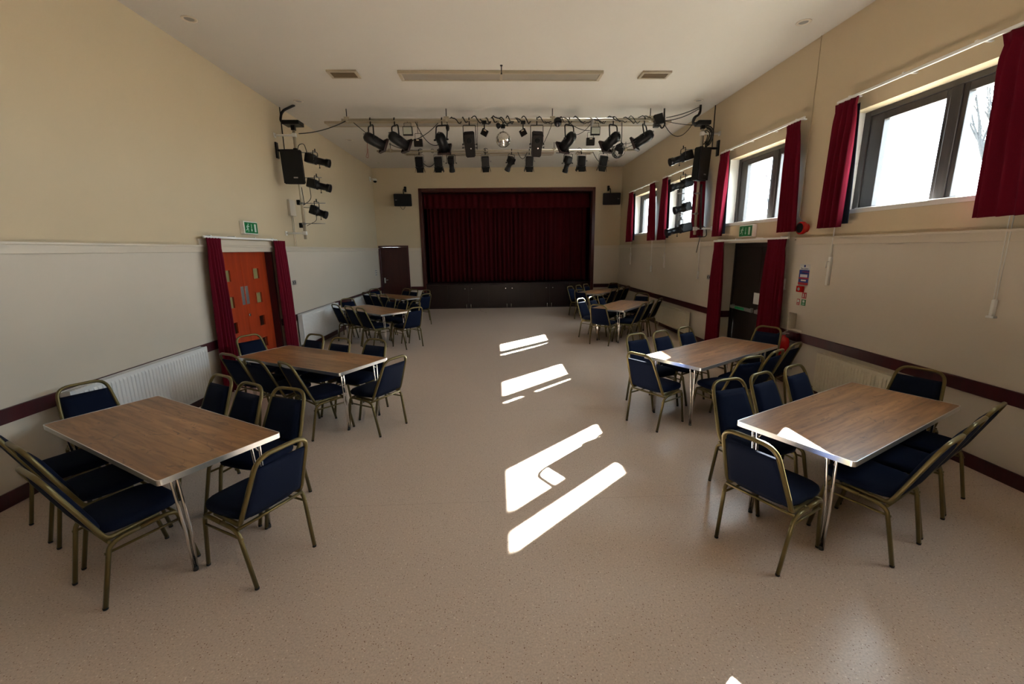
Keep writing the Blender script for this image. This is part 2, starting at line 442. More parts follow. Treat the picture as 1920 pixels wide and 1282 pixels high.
# ------------------------------------------------------------ the room shell
def slab_wall(name, axis, face, outer, a0, a1, z0, z1, holes, mat, niche=()):
    """wall on plane axis=face, body out to outer, spanning a0..a1 and z0..z1; holes (a, b, za, zb)"""
    bm = B()
    hs = list(holes)+[n[:4] for n in niche]
    As = sorted({a0, a1, *[h[0] for h in hs], *[h[1] for h in hs]})
    Zs = sorted({z0, z1, *[h[2] for h in hs], *[h[3] for h in hs]})
    def P(d, a, z): return (d, a, z) if axis == 'x' else (a, d, z)
    cache = {}
    def V(d, a, z):
        k = (d, a, z)
        if k not in cache: cache[k] = bm.verts.new(P(d, a, z))
        return cache[k]
    def hole(am, zm, lst): return any(h[0] < am < h[1] and h[2] < zm < h[3] for h in lst)
    for i in range(len(As)-1):
        for j in range(len(Zs)-1):
            am, zm = (As[i]+As[i+1])/2, (Zs[j]+Zs[j+1])/2
            q = [(As[i], Zs[j]), (As[i+1], Zs[j]), (As[i+1], Zs[j+1]), (As[i], Zs[j+1])]
            if not hole(am, zm, hs): bm.faces.new([V(face, *c) for c in q])
            if not hole(am, zm, holes): bm.faces.new([V(outer, *c) for c in q])
    for (a, b, za, zb) in holes:
        for p, q in (((a, za), (b, za)), ((b, za), (b, zb)), ((b, zb), (a, zb)), ((a, zb), (a, za))):
            pa = [c for c in As if min(p[0], q[0]) <= c <= max(p[0], q[0])] if p[1] == q[1] else None
            if pa:
                for k in range(len(pa)-1): bm.faces.new([V(face, pa[k], p[1]), V(face, pa[k+1], p[1]), V(outer, pa[k+1], p[1]), V(outer, pa[k], p[1])])
            else:
                pz = [c for c in Zs if min(p[1], q[1]) <= c <= max(p[1], q[1])]
                for k in range(len(pz)-1): bm.faces.new([V(face, p[0], pz[k]), V(face, p[0], pz[k+1]), V(outer, p[0], pz[k+1]), V(outer, p[0], pz[k])])
    for (a, b, za, zb, dep) in niche:
        for p, q in (((a, za), (b, za)), ((b, za), (b, zb)), ((b, zb), (a, zb)), ((a, zb), (a, za))):
            bm.faces.new([bm.verts.new(P(face, *p)), bm.verts.new(P(face, *q)), bm.verts.new(P(dep, *q)), bm.verts.new(P(dep, *p))])
        bm.faces.new([bm.verts.new(P(dep, *c)) for c in ((a, za), (b, za), (b, zb), (a, zb))])
    for z in (z0, z1):
        bm.faces.new([bm.verts.new(P(*c)) for c in ((face, a0, z), (face, a1, z), (outer, a1, z), (outer, a0, z))])
    for a in (a0, a1):
        bm.faces.new([bm.verts.new(P(*c)) for c in ((face, a, z0), (face, a, z1), (outer, a, z1), (outer, a, z0))])
    bmesh.ops.remove_doubles(bm, verts=bm.verts, dist=1e-5)
    bmesh.ops.recalc_face_normals(bm, faces=bm.faces)
    return struct(name, bm, mat)

DL = (6.34, 7.98)      # left double door opening in y
DR = (6.42, 8.08)      # right exit door opening in y
DB = (-3.93, -3.02)    # back door in x
DH = 2.07
slab_wall('wall_left', 'x', XL, XL-TH, YF-TH, YB+TH, -0.1, ZC+0.1, [(DL[0], DL[1], 0.0, 2.09)], WALL)
holes = [(*win_y(f), WZ0, WZ1) for n, f in WIN]+[(DR[0], DR[1], 0.0, DH)]
slab_wall('wall_right', 'x', XR, XR+TH, YF-TH, YB+TH, -0.1, ZC+0.1, holes, WALL, niche=[(5.79, 6.09, 0.80, 1.055, XR+0.12)])
slab_wall('wall_back', 'y', YB, YB+TH, XL, XR, -0.1, ZC+0.1, [(DB[0], DB[1], 0.0, 2.14), (-2.44, 3.32, 0.0, 3.94)], WALL)
slab_wall('wall_front', 'y', YF, YF-TH, XL, XR, -0.1, ZC+0.1, [], WALL)
bm = B(); box(bm, (XL-TH, YF-TH, -0.12), (XR+TH, YB+3.2, 0)); struct('floor', bm, FLOOR)
bm = B(); box(bm, (XL, YF, ZC), (XR, YB, ZC+0.15)); struct('ceiling', bm, CEIL)
# dark box behind the stage opening
bm = B()
box(bm, (-3.2, YB+3.0, 0), (4.1, YB+3.2, 5)); box(bm, (-3.4, YB+TH, 0), (-3.2, YB+3.2, 5)); box(bm, (4.1, YB+TH, 0), (4.3, YB+3.2, 5)); box(bm, (-3.4, YB+TH, 4.7), (4.3, YB+3.2, 5))
struct('wall_stage', bm, BLACKM)

# baseboards, dado rail, picture rail
def runs(lo, hi, gaps):
    out = []; a = lo
    for g in sorted(gaps):
        if g[0] > a: out.append((a, g[0]))
        a = g[1]
    if a < hi: out.append((a, hi))
    return out
lg = [(DL[0]-0.04, DL[1]+0.04)]; rg = [(DR[0]-0.02, DR[1]+0.02)]
for nm, z0, z1, d, m, gl, gr, gb in (('baseboard', 0.0, 0.125, 0.02, MAROON, lg, rg, [(DB[0]-0.06, DB[1]+0.06), (-2.53, 3.42)]),
                                     ('dado', 0.672, 0.795, 0.022, MAROON, lg, rg+[(5.79, 6.09)], [(DB[0]-0.06, DB[1]+0.06), (-2.53, 3.42)]),
                                     ('rail', 2.02, 2.105, 0.024, CREAMTRIM, [], [(6.10, 8.40)], [(DB[0]-0.06, DB[1]+0.06), (-2.53, 3.42)])):
    left, right, back = B(), B(), B()
    for a, b in runs(YF, YB, gl): bbox(left, (XL, a, z0), (XL+d, b, z1), 0.004)
    for a, b in runs(YF, YB, gr): bbox(right, (XR-d, a, z0), (XR, b, z1), 0.004)
    for a, b in runs(XL+d, XR-d, gb):
        if b-a > 0.03: bbox(back, (a, YB-d, z0), (b, YB, z1), 0.004)
    if nm == 'rail':
        for a, b in runs(YF, YB, gl): box(left, (XL, a, 2.098), (XL+0.06, b, 2.118))
        for a, b in runs(YF, YB, gr): box(right, (XR-0.06, a, 2.098), (XR, b, 2.118))
    base = {'baseboard': ('baseboard_left', 'baseboard_right', 'baseboard_back'), 'dado': ('trim_1', 'trim_2', 'trim_3'), 'rail': ('trim_4', 'trim_5', 'trim_6')}[nm]
    struct(base[0], left, m); struct(base[1], right, m); struct(base[2], back, m)
# dado and skirting that turn into the exit door reveal, and the one in the extinguisher recess
bm = B(); bbox(bm, (XR, DR[1]-0.02, 0.672), (XR+0.2, DR[1], 0.795)); bbox(bm, (XR, DR[0], 0.672), (XR+0.2, DR[0]+0.02, 0.795)); struct('trim_7', bm, MAROON)
bm = B(); bbox(bm, (XR-0.06, 5.79, 0.672), (XR, 6.09, 0.795)); struct('trim_8', bm, MAROON)

# ------------------------------------------------------------ windows
def window(nm, f):
    a, b = win_y(f)
    e = thing(nm, None, None, (0, 0, 0), kind='structure')
    g1 = (f-0.69, f); g2 = (f-1.31, f-0.90)
    zg = (2.46, 3.41)
    bm = B()
    x0, x1 = GX-0.05, GX+0.05
    # outer frame
    for lo, hi in (((x0, a, WZ0), (x1, a+0.07, WZ1)), ((x0, b-0.09, WZ0), (x1, b, WZ1)), ((x0, a+0.07, WZ0), (x1, b-0.09, WZ0+0.035)), ((x0, a+0.07, WZ1-0.06), (x1, b-0.09, WZ1)),
                   ((x0, g2[1]+0.05, WZ0+0.035), (x1, g1[0]-0.05, WZ1-0.06))): bbox(bm, lo, hi, 0.006)
    obj('window_frame', bm, FRAMEBR, e)
    for (y0, y1), o0, o1 in ((g1, g1[0]-0.05, b-0.09), (g2, a+0.07, g2[1]+0.05)):
        bm = B()
        s0, s1 = GX-0.035, GX+0.035
        zt, zb = WZ1-0.06, WZ0+0.035
        for lo, hi in (((s0, o0, zb), (s1, y0, zt)), ((s0, y1, zb), (s1, o1, zt)), ((s0, y0, zb), (s1, y1, zg[0])), ((s0, y0, zg[1]), (s1, y1, zt))): bbox(bm, lo, hi, 0.005)
        s = obj('sash', bm, FRAMEBR, e)
        bm = B(); box(bm, (GX-0.004, y0-0.005, zg[0]-0.005), (GX+0.004, y1+0.005, zg[1]+0.005)); obj('glass_pane', bm, GLASS, s)
    bm = B()
    bbox(bm, (XR-0.012, a-0.005, WZ0-0.012), (x0, b+0.005, WZ0+0.038), 0.003)
    obj('window_sill', bm, REVEAL, e)
    # white winding gear along the bottom of the frame
    bm = B()
    tube(bm, [(GX-0.085, a+0.06, WZ0+0.052), (GX-0.085, b-0.10, WZ0+0.052)], 0.008)
    bbox(bm, (GX-0.11, f-0.42, WZ0+0.02), (GX-0.06, f-0.16, WZ0+0.065), 0.008)
    obj('winding_gear', bm, WHITE, e)
    return e
for nm, f in WIN: window(nm, f)
# white-painted linings of the window openings (thin plaster boards)
for i, (nm, f) in enumerate(WIN):
    a, b = win_y(f); bm = B()
    box(bm, (XR+0.001, b-0.006, WZ0), (GX-0.05, b, WZ1)); box(bm, (XR+0.001, a, WZ0), (GX-0.05, a+0.006, WZ1)); 
    struct('trim_%d' % (i+10), bm, REVEAL)

# ------------------------------------------------------------ doors
def flat(bm, pts, mi=0):
    bm.faces.new([bm.verts.new(p) for p in pts]).material_index = mi

# left double door
e = thing('door_1', None, None, (0, 0, 0), kind='structure')
xd = XL-0.10
bm = B()
for lo, hi in (((XL-0.16, DL[0], 0), (XL+0.012, DL[0]+0.05, 2.09)), ((XL-0.16, DL[1]-0.05, 0), (XL+0.012, DL[1], 2.09)), ((XL-0.16, DL[0]+0.05, 2.03), (XL+0.012, DL[1]-0.05, 2.09))): bbox(bm, lo, hi, 0.004)
obj('door_frame', bm, MAROON, e)
mid = (DL[0]+DL[1])/2
for s in (-1, 1):
    y0, y1 = (mid+0.003, DL[1]-0.053) if s > 0 else (DL[0]+0.053, mid-0.003)
    bm = B()
    py = (mid+s*0.31, mid+s*0.50) if s > 0 else (mid-0.50, mid-0.31)
    zs = [(0.365, 0.565), (0.75, 0.95), (1.15, 1.35), (1.56, 1.76)]
    ys = [y0, py[0], py[1], y1]
    for k in range(3):
        if k != 1: box(bm, (xd-0.044, ys[k], 0.008), (xd, ys[k+1], 2.025))
        else:
            z = 0.008
            for za, zb in zs+[(2.025, None)]:
                box(bm, (xd-0.044, py[0], z), (xd, py[1], za)); z = zb
    lf = obj('door_leaf', bm, REDWOOD, e)
    for za, zb in zs:
        bm = B(); box(bm, (xd-0.03, py[0], za), (xd-0.018, py[1], zb)); obj('glass_pane', bm, DOORGL if za > 1 else DARKGL, lf)
        bm = B()
        for lo, hi in (((xd-0.018, py[0], za), (xd+0.006, py[0]+0.014, zb)), ((xd-0.018, py[1]-0.014, za), (xd+0.006, py[1], zb)), ((xd-0.018, py[0]+0.014, za), (xd+0.006, py[1]-0.014, za+0.014)), ((xd-0.018, py[0]+0.014, zb-0.014), (xd+0.006, py[1]-0.014, zb))): box(bm, lo, hi)
        obj('glazing_bead', bm, REDWOOD, lf)
    bm = B(); c = mid+s*0.06; bbox(bm, (xd, c-0.04, 1.18), (xd+0.004, c+0.04, 1.475), 0.0015); obj('push_plate', bm, ALU, lf)
    if s > 0:
        bm = B(); lathe(bm, (xd, mid+0.045, 1.0), (1, 0, 0), [(0, 0.026), (0.012, 0.026), (0.016, 0.02)]); obj('lock', bm, CHROME, lf)
# back door
e = thing('door_2', None, None, (0, 0, 0), kind='structure')
bm = B()
for lo, hi in (((DB[0]-0.05, YB-0.02, 0), (DB[0], YB+0.12, 2.19)), ((DB[1], YB-0.02, 0), (DB[1]+0.05, YB+0.12, 2.19)), ((DB[0], YB-0.02, 2.14), (DB[1], YB+0.12, 2.19))): bbox(bm, lo, hi, 0.004)
obj('door_frame', bm, MAROON, e)
bm = B(); bbox(bm, (DB[0]+0.003, YB+0.02, 0.008), (DB[1]-0.003, YB+0.065, 2.137), 0.003); lf = obj('door_leaf', bm, BACKDOOR, e)
bm = B()
bbox(bm, (-3.865, YB+0.012, 0.93), (-3.815, YB+0.02, 1.11), 0.002)
tube(bm, rounded([(-3.84, YB+0.015, 1.04), (-3.84, YB-0.035, 1.04), (-3.72, YB-0.035, 1.04)], 0.015), 0.009)
obj('door_handle', bm, CHROME, lf)
# fire exit door
e = thing('door_3', None, None, (0, 0, 0), kind='structure')
xd = XR+0.205
bm = B()
for lo, hi in (((xd, DR[0], 0), (xd+0.09, DR[0]+0.05, DH)), ((xd, DR[1]-0.05, 0), (xd+0.09, DR[1], DH)), ((xd, DR[0]+0.05, DH-0.06), (xd+0.09, DR[1]-0.05, DH))): bbox(bm, lo, hi, 0.004)
box(bm, (xd+0.057, DR[0]+0.05, 0.0), (xd+0.088, DR[1]-0.05, DH-0.06))  # unseen backing sheet added behind the leaves to block daylight at the gaps
obj('door_frame', bm, DARKDOOR, e)
seam = 7.24
for y0, y1, by0, by1, p0, p1 in ((seam+0.003, DR[1]-0.053, 7.30, 7.97, 7.15, 7.345), (DR[0]+0.053, seam-0.003, 6.50, 7.20, 6.93, 7.125)):
    bm = B(); bbox(bm, (xd+0.01, y0, 0.008), (xd+0.055, y1, DH-0.062), 0.003); lf = obj('door_leaf', bm, DARKDOOR, e)
    bm = B(); bbox(bm, (xd-0.055, by0, 0.868), (xd-0.02, by1, 0.93), 0.008)
    for yy in (by0+0.02, by1-0.06): bbox(bm, (xd-0.03, yy, 0.86), (xd+0.011, yy+0.04, 0.94), 0.004)
    pb = obj('push_bar', bm, ALU, lf)
    if by0 > 7.2:
        bm = B(); box(bm, (xd-0.0575, 7.50, 0.878), (xd-0.055, 7.80, 0.920)); obj('bar_sticker', bm, GREEN2, pb)
        bm = B(); tube(bm, [(xd-0.0, 7.93, 0.02), (xd-0.0, 7.93, 0.86)], 0.006); obj('vertical_bolt', bm, BRONZEB, lf)
for y0, y1 in ((7.15, 7.345), (7.00, 7.125)):
    bm = B(); box(bm, (xd+0.006, y0, 1.02), (xd+0.0098, y1, 1.215))
    o = obj('paper_notice', bm, PAPER)
    tag(o, 'white paper notice on the wider left leaf of the dark exit door' if y0 > 7.1 else 'white paper notice on the right leaf of the dark exit door, beside the curtain', 'notice', 'paper notices on the exit door')
bm = B(); bbox(bm, (xd-0.05, 6.86, 1.955), (xd+0.012, 7.03, 2.005), 0.006)
tag(obj('door_closer', bm, WPLAS), 'small white door closer at the top of the dark exit door', 'door closer')
bm = B(); box(bm, (XL, 6.05, 2.121), (XL+0.03, 8.3, 2.20)); struct('trim_9', bm, CREAMTRIM)

# ------------------------------------------------------------ stage
e = thing('trim_20', None, None, (0, 0, 0), kind='structure')
bm = B()
for lo, hi in (((-2.53, YB-0.03, 0), (-2.43, YB+0.30, 4.03)), ((3.31, YB-0.03, 0), (3.41, YB+0.30, 4.03)), ((-2.43, YB-0.03, 3.91), (3.31, YB+0.30, 4.03))): bbox(bm, lo, hi, 0.006)
obj('proscenium_frame', bm, PROS, e)
st = thing('stage', 'low dark wooden stage with cupboard doors along its front', 'stage', (0.44, YB, 0))
st_off = Vector((-0.44, -YB, 0))
def sobj(name, bm, m, par=None, smooth=False):
    bmesh.ops.translate(bm, vec=st_off, verts=bm.verts)
    return obj(name, bm, m, par or st, smooth)
bm = B(); bbox(bm, (-2.43, YB-0.01, 0.835), (3.31, YB+2.9, 0.875), 0.005); sobj('stage_floor', bm, STAGEWOOD)
bm = B(); box(bm, (-2.43, YB+0.03, 0.0), (3.31, YB+0.06, 0.835)); box(bm, (-2.43, YB, 0.0), (3.31, YB+0.03, 0.03)); sobj('front_board', bm, STAGEWOOD)
ed = [-2.40, -1.69, -0.98, -0.27, 0.44, 1.15, 1.87, 2.58, 3.29]
for i in range(8):
    bm = B(); bbox(bm, (ed[i]+0.003, YB+0.004, 0.035), (ed[i+1]-0.003, YB+0.028, 0.828), 0.002)
    d = sobj('cupboard_door', bm, STAGEWOOD)
    if 1 <= i <= 6:
        s = 1 if i % 2 else -1
        kx = ed[i+1]-0.115 if s > 0 else ed[i]+0.115
        bm = B(); lathe(bm, (kx, YB+0.004, 0.69), (0, -1, 0), [(0, 0.01), (0.015, 0.01), (0.02, 0.02), (0.032, 0.02), (0.036, 0.012)], 14); sobj('knob', bm, CHROME, d)
        bx = ed[i+1]-0.075 if s > 0 else ed[i]+0.075
        bm = B(); tube(bm, [(bx, YB-0.012, 0.012), (bx, YB-0.012, 0.155)], 0.009); bbox(bm, (bx-0.012, YB-0.006, 0.05), (bx+0.012, YB+0.005, 0.13), 0.002); sobj('bolt', bm, CHROME, d)

def drape(bm, p_of, n, rows, th=0.004):
    """p_of(s, t) -> point for s in 0..1 across and t in 0..1 down; makes a thin closed sheet"""
    G = [[Vector(p_of(i/n, j/rows)) for i in range(n+1)] for j in range(rows+1)]
    F, K = [], []
    for j in range(rows+1):
        fr, br = [], []
        for i in range(n+1):
            a = G[j][max(i-1, 0)]; b = G[j][min(i+1, n)]
            t = (b-a); nn = Vector((t.y, -t.x, 0)); nn = nn.normalized() if nn.length > 1e-7 else Vector((0, 1, 0))
            fr.append(bm.verts.new(G[j][i]+nn*th/2)); br.append(bm.verts.new(G[j][i]-nn*th/2))
        F.append(fr); K.append(br)
    for j in range(rows):
        for i in range(n):
            bm.faces.new((F[j][i], F[j][i+1], F[j+1][i+1], F[j+1][i])).smooth = True
            bm.faces.new((K[j][i], K[j+1][i], K[j+1][i+1], K[j][i+1])).smooth = True
        bm.faces.new((F[j][0], F[j+1][0], K[j+1][0], K[j][0])); bm.faces.new((F[j][n], K[j][n], K[j+1][n], F[j+1][n]))
    for i in range(n):
        bm.faces.new((F[0][i], K[0][i], K[0][i+1], F[0][i+1])); bm.faces.new((F[rows][i], F[rows][i+1], K[rows][i+1], K[rows][i]))

def stage_curtain(x0, x1, label):
    rnd = random.Random(int(x0*10)+50)
    ph = [rnd.uniform(-0.6, 0.6) for _ in range(40)]
    W = x1-x0; nf = int(W/0.155)
    def P(s, t):
        x = x0+W*s
        k = s*nf; i = int(k) % 39
        a = 2*PI*k+ph[i]*(1-(k-int(k)))+ph[i+1]*(k-int(k))
        amp = 0.045*(1+0.35*math.sin(s*17+ph[3]))
        return (x+0.012*math.sin(a*0.5+t*1.5), YB+0.62+amp*math.sin(a)+0.02*math.sin(s*9), 3.80-(3.80-0.885)*t)
    bm = B(); drape(bm, P, nf*10, 14)
    tag(obj('stage_curtain', bm, STAGEC), label, 'curtain', 'stage curtains')
stage_curtain(-2.38, 0.50, 'left half of the long dark red stage curtain')
stage_curtain(0.44, 3.26, 'right half of the long dark red stage curtain, slightly brighter')
def Pv(s, t):
    a = s*2*PI*26
    return (-2.42+5.72*s, YB+0.36+0.022*math.sin(a)+0.008*math.sin(a*0.37), 3.90-0.49*t)
bm = B(); drape(bm, Pv, 260, 4)
tag(obj('stage_pelmet', bm, STAGEC), 'dark red pelmet hanging across the top of the stage opening', 'pelmet')

# ------------------------------------------------------------ wall curtains
def curtain(xp, side, top, bot, zt, zb, npl, label, group, lining=None, seed=1, name='curtain'):
    """side: +1 on the right wall (folds towards -x), -1 on the left wall; lining: +1 high-y side shows, -1 low-y side"""
    rnd = random.Random(seed)
    ph = [rnd.uniform(-0.7, 0.7) for _ in range(60)]
    e = thing(name, label, 'curtain', (xp, (bot[0]+bot[1])/2, zb), group=group)
    off = Vector((-xp, -(bot[0]+bot[1])/2, -zb))
    def P(s, t):
        w0 = top[0]*(1-t)+bot[0]*t; w1 = top[1]*(1-t)+bot[1]*t
        hd = max(0, 1-t/0.05)
        w = w1-w0
        k = s*npl; i = int(k); fr = k-i
        a = 2*PI*k+(ph[i]*(1-fr)+ph[i+1]*fr)*min(1, t*3)
        amp = (0.018+0.022*min(1, t*2.5))*(1+0.3*math.sin(k*1.3+ph[0]))
        amp = amp*(1-hd)+0.012*hd
        y = w0+w*(0.5+(s-0.5)*(1-0.10*math.exp(-((t-0.06)/0.05)**2)))
        return (xp-side*amp*math.sin(a)+off.x, y+0.006*math.cos(a)+off.y, zt-(zt-zb)*t+off.z-0.004*math.sin(a)*t)
    bm = B(); drape(bm, P, npl*10, 16); obj('curtain_fabric', bm, WINE, e)
    if lining == 'full':
        def Q(s, t):
            w0 = top[0]*(1-t)+bot[0]*t+0.13; w1 = top[1]*(1-t)+bot[1]*t-0.012
            return (xp+side*(0.054+0.006*math.sin(s*22))+off.x, w0+(w1-w0)*s+off.y, zt-0.05-(zt-zb-0.065)*t+off.z)
        bm = B(); drape(bm, Q, 30, 8); obj('curtain_lining', bm, LINING, e)
    elif lining is not None:
        l0, l1 = lining
        def Q(s, t):
            y = l0+0.075*(1-t)**1.5+(l1-0.08*(1-t)-l0-0.075*(1-t)**1.5)*s
            return (xp+side*0.055+0.01*math.sin(s*14)+off.x, y+off.y, zt-0.06-(zt-zb-0.10)*t+off.z)
        bm = B(); drape(bm, Q, 24, 8); obj('curtain_lining', bm, LINING, e)
    return e

def curtain_rail(x, y0, y1, z, side, label, brackets=4, group=None):
    e = thing('curtain_rail', label, 'curtain rail', (x, (y0+y1)/2, z), group=group)
    h = (y1-y0)/2
    bm = B(); bbox(bm, (-0.012, -h, -0.014), (0.012, h, 0.014), 0.004); obj('track', bm, WHITE, e)
    for k in range(brackets):
        yy = -h*0.85+1.7*h*k/(brackets-1)
        bm = B(); bbox(bm, (-0.012, yy-0.012, 0.012), (abs(x-(XR if side > 0 else XL))*side, yy+0.012, 0.026), 0.003) if side > 0 else bbox(bm, (-abs(x-XL), yy-0.012, 0.012), (0.012, yy+0.012, 0.026), 0.003)
        obj('bracket', bm, WHITE, e)
    return e

XW = XR-0.14
wn = ['the nearest right-hand window', 'the window over the exit door', 'the window behind the right speaker', 'the window nearest the stage']
cur = [((5.17, 5.53), (5.19, 5.57), (3.18, 3.78), (2.96, 3.74)), ((7.91, 8.26), (8.00, 8.30), (6.12, 6.42), (5.98, 6.39)),
       ((10.67, 11.04), (10.64, 11.19), (8.78, 9.28), (8.70, 9.29)), ((13.30, 13.76), (13.25, 13.93), (11.53, 11.93), (11.37, 11.95))]
for i in range(4):
    ft, fb, nt, nb = cur[i]
    lin = (fb[0]-0.045, fb[1]-0.02)
    curtain(XW, 1, ft, fb, 3.665, 2.20 if i else 2.22, 4, 'wine red curtain on the stage side of '+wn[i], 'window curtains', lining=lin, seed=i+1)
    curtain(XW, 1, nt, nb, 3.665, 2.20 if i else 2.22, 6 if i == 0 else 5, 'wine red curtain on the camera side of '+wn[i], 'window curtains', lining='full', seed=i+11)
    curtain_rail(XW, nt[0]-0.06, ft[1]-0.03, 3.682, 1, 'white curtain rail over '+wn[i], group='window curtain rails')
curtain(XL+0.11, -1, (6.07, 6.40), (5.98, 6.42), 2.215, 0.03, 5, 'wine red full-length curtain left of the orange double doors', 'door curtains', seed=31)
curtain(XL+0.11, -1, (7.86, 8.30), (7.92, 8.34), 2.215, 0.03, 5, 'wine red full-length curtain right of the orange double doors', 'door curtains', seed=32)
curtain_rail(XL+0.10, 6.05, 8.02, 2.225, -1, 'white curtain rail over the orange double doors', 4)
curtain(XR-0.11, 1, (7.89, 8.27), (7.80, 8.28), 2.095, 0.03, 5, 'wine red full-length curtain on the stage side of the exit door', 'door curtains', seed=33)
curtain(XR-0.11, 1, (6.16, 6.62), (6.09, 6.62), 2.105, 0.03, 6, 'wine red full-length curtain on the camera side of the exit door', 'door curtains', seed=34)
bm = B(); box(bm, (XR-0.03, 6.12, 2.082), (XR, 8.40, 2.13)); struct('trim_21', bm, CREAMTRIM)
curtain_rail(XR-0.10, 6.15, 8.30, 2.118, 1, 'white curtain rail over the dark exit door', 4)

# window winders and curtain cords on the right wall
for i, (y, lab) in enumerate(((5.42, 'long white window winder under the nearest window'), (10.92, 'long white window winder under the window behind the right speaker'), (13.72, 'long white window winder under the window nearest the stage'))):
    e = thing('window_winder', lab, 'window winder', (XR, y, 1.5), group='window winders')
    bm = B(); bbox(bm, (-0.035, -0.02, 0), (0, 0.02, 0.36), 0.006); obj('winder_box', bm, WPLAS, e)
    bm = B(); tube(bm, [(-0.022, 0, 0.36), (-0.022, 0, 0.86)], 0.007); obj('winder_rod', bm, WPLAS, e)
    bm = B(); tube(bm, [(-0.035, 0, 0.30), (-0.065, 0, 0.30), (-0.065, 0, 0.22)], 0.006); obj('crank_handle', bm, WPLAS, e)
for i, (y, z, lab) in enumerate(((3.51, 1.37, 'white curtain cord with weight on the wall under the nearest window'), (6.25, 1.37, 'white curtain cord with weight beside the exit door curtain'), (9.02, 1.35, 'white curtain cord between the exit door and the far radiator'), (11.82, 1.36, 'white curtain cord above the far right table'))):
    e = thing('curtain_pull', lab, 'curtain pull', (XR-0.02, y, z), group='curtain pulls')
    bm = B(); bbox(bm, (-0.02, -0.012, 0), (0.018, 0.012, 0.16), 0.006); bbox(bm, (-0.022, -0.03, 0.0), (0.018, 0.03, 0.018), 0.004); obj('cord_weight', bm, WHITE, e)
    bm = B(); tube(bm, [(-0.004, -0.01, 0.16), (-0.02, -0.015, 2.30-z)], 0.0035); tube(bm, [(-0.004, 0.01, 0.16), (-0.02, 0.015, 2.30-z)], 0.0035); obj('cord', bm, WPLAS, e)

# ------------------------------------------------------------ radiators
def radiator(side, y0, y1, z0, z1, mat, label, dep=0.11, legs=True):
    x = XL+0.02 if side < 0 else XR-0.02
    e = thing('radiator', label, 'radiator', (x, (y0+y1)/2, z0), group='panel radiators')
    s = 1 if side < 0 else -1
    h = z1-z0; L = (y1-y0)/2
    for k, xo in ((0, 0.02), (1, dep)):
        bm = B()
        n = int((y1-y0)/0.048)
        # fluted pressed panel as one sheet with depth
        xs = []
        pts = []
        for i in range(n):
            y = -L+0.02+(2*L-0.04)*i/n; w = (2*L-0.04)/n
            pts += [(y, 0.0), (y+w*0.22, 0.0), (y+w*0.34, 0.009), (y+w*0.88, 0.009)]
        pts.append((L-0.02, 0.0))
        prev = None
        for (y, d) in [(-L, 0)]+pts+[(L, 0)]:
            col_ = [bm.verts.new((s*(xo+dz), y, zz)) for zz, dz in ((0, -0.008), (0, 0), (0.03, 0), (0.055, d), (h-0.055, d), (h-0.03, 0), (h, 0), (h, -0.008))]
            if prev:
                for q in range(7): bm.faces.new((prev[q], prev[q+1], col_[q+1], col_[q]))
                bm.faces.new((prev[7], prev[0], col_[0], col_[7]))
            else: bm.faces.new(col_)
            prev = col_
        bm.faces.new(prev[::-1])
        bmesh.ops.recalc_face_normals(bm, faces=bm.faces)
        obj('panel', bm, mat, e)
    bm = B()
    nb = int((y1-y0)/0.03)
    for i in range(nb): box(bm, (s*0.024, -L+0.015+(2*L-0.03)*i/nb, h-0.006), (s*(dep-0.012), -L+0.015+(2*L-0.03)*(i+0.55)/nb, h+0.002))
    box(bm, (s*0.02, -L, h-0.004), (s*0.03, L, h+0.004)); box(bm, (s*(dep-0.012), -L, h-0.004), (s*(dep-0.002), L, h+0.004))
    obj('top_grille', bm, mat, e)
    for yy in (-L, L-0.006):
        bm = B(); box(bm, (s*0.012, yy, 0.02), (s*(dep-0.009), yy+0.006, h-0.003)); obj('side_cover', bm, mat, e)
    if legs:
        for yy in (-L+0.06, L-0.06):
            bm = B(); tube(bm, [(s*0.06, yy, 0.03), (s*0.06, yy, -z0+0.001)], 0.011); obj('pipe', bm, mat, e)
    return e
radiator(-1, 3.84, 5.72, 0.15, 0.79, RADW, 'long white radiator on the left wall behind the front left table')
radiator(-1, 8.60, 10.62, 0.16, 0.79, RADW, 'long white radiator on the left wall just past the orange doors')
radiator(-1, 11.85, 13.75, 0.16, 0.74, RADW, 'white radiator on the left wall near the stage')
radiator(1, 3.98, 5.28, 0.13, 0.63, RADC, 'cream radiator on the right wall behind the front right table')
radiator(1, 9.22, 10.98, 0.13, 0.60, RADC, 'cream radiator on the right wall beyond the exit door')

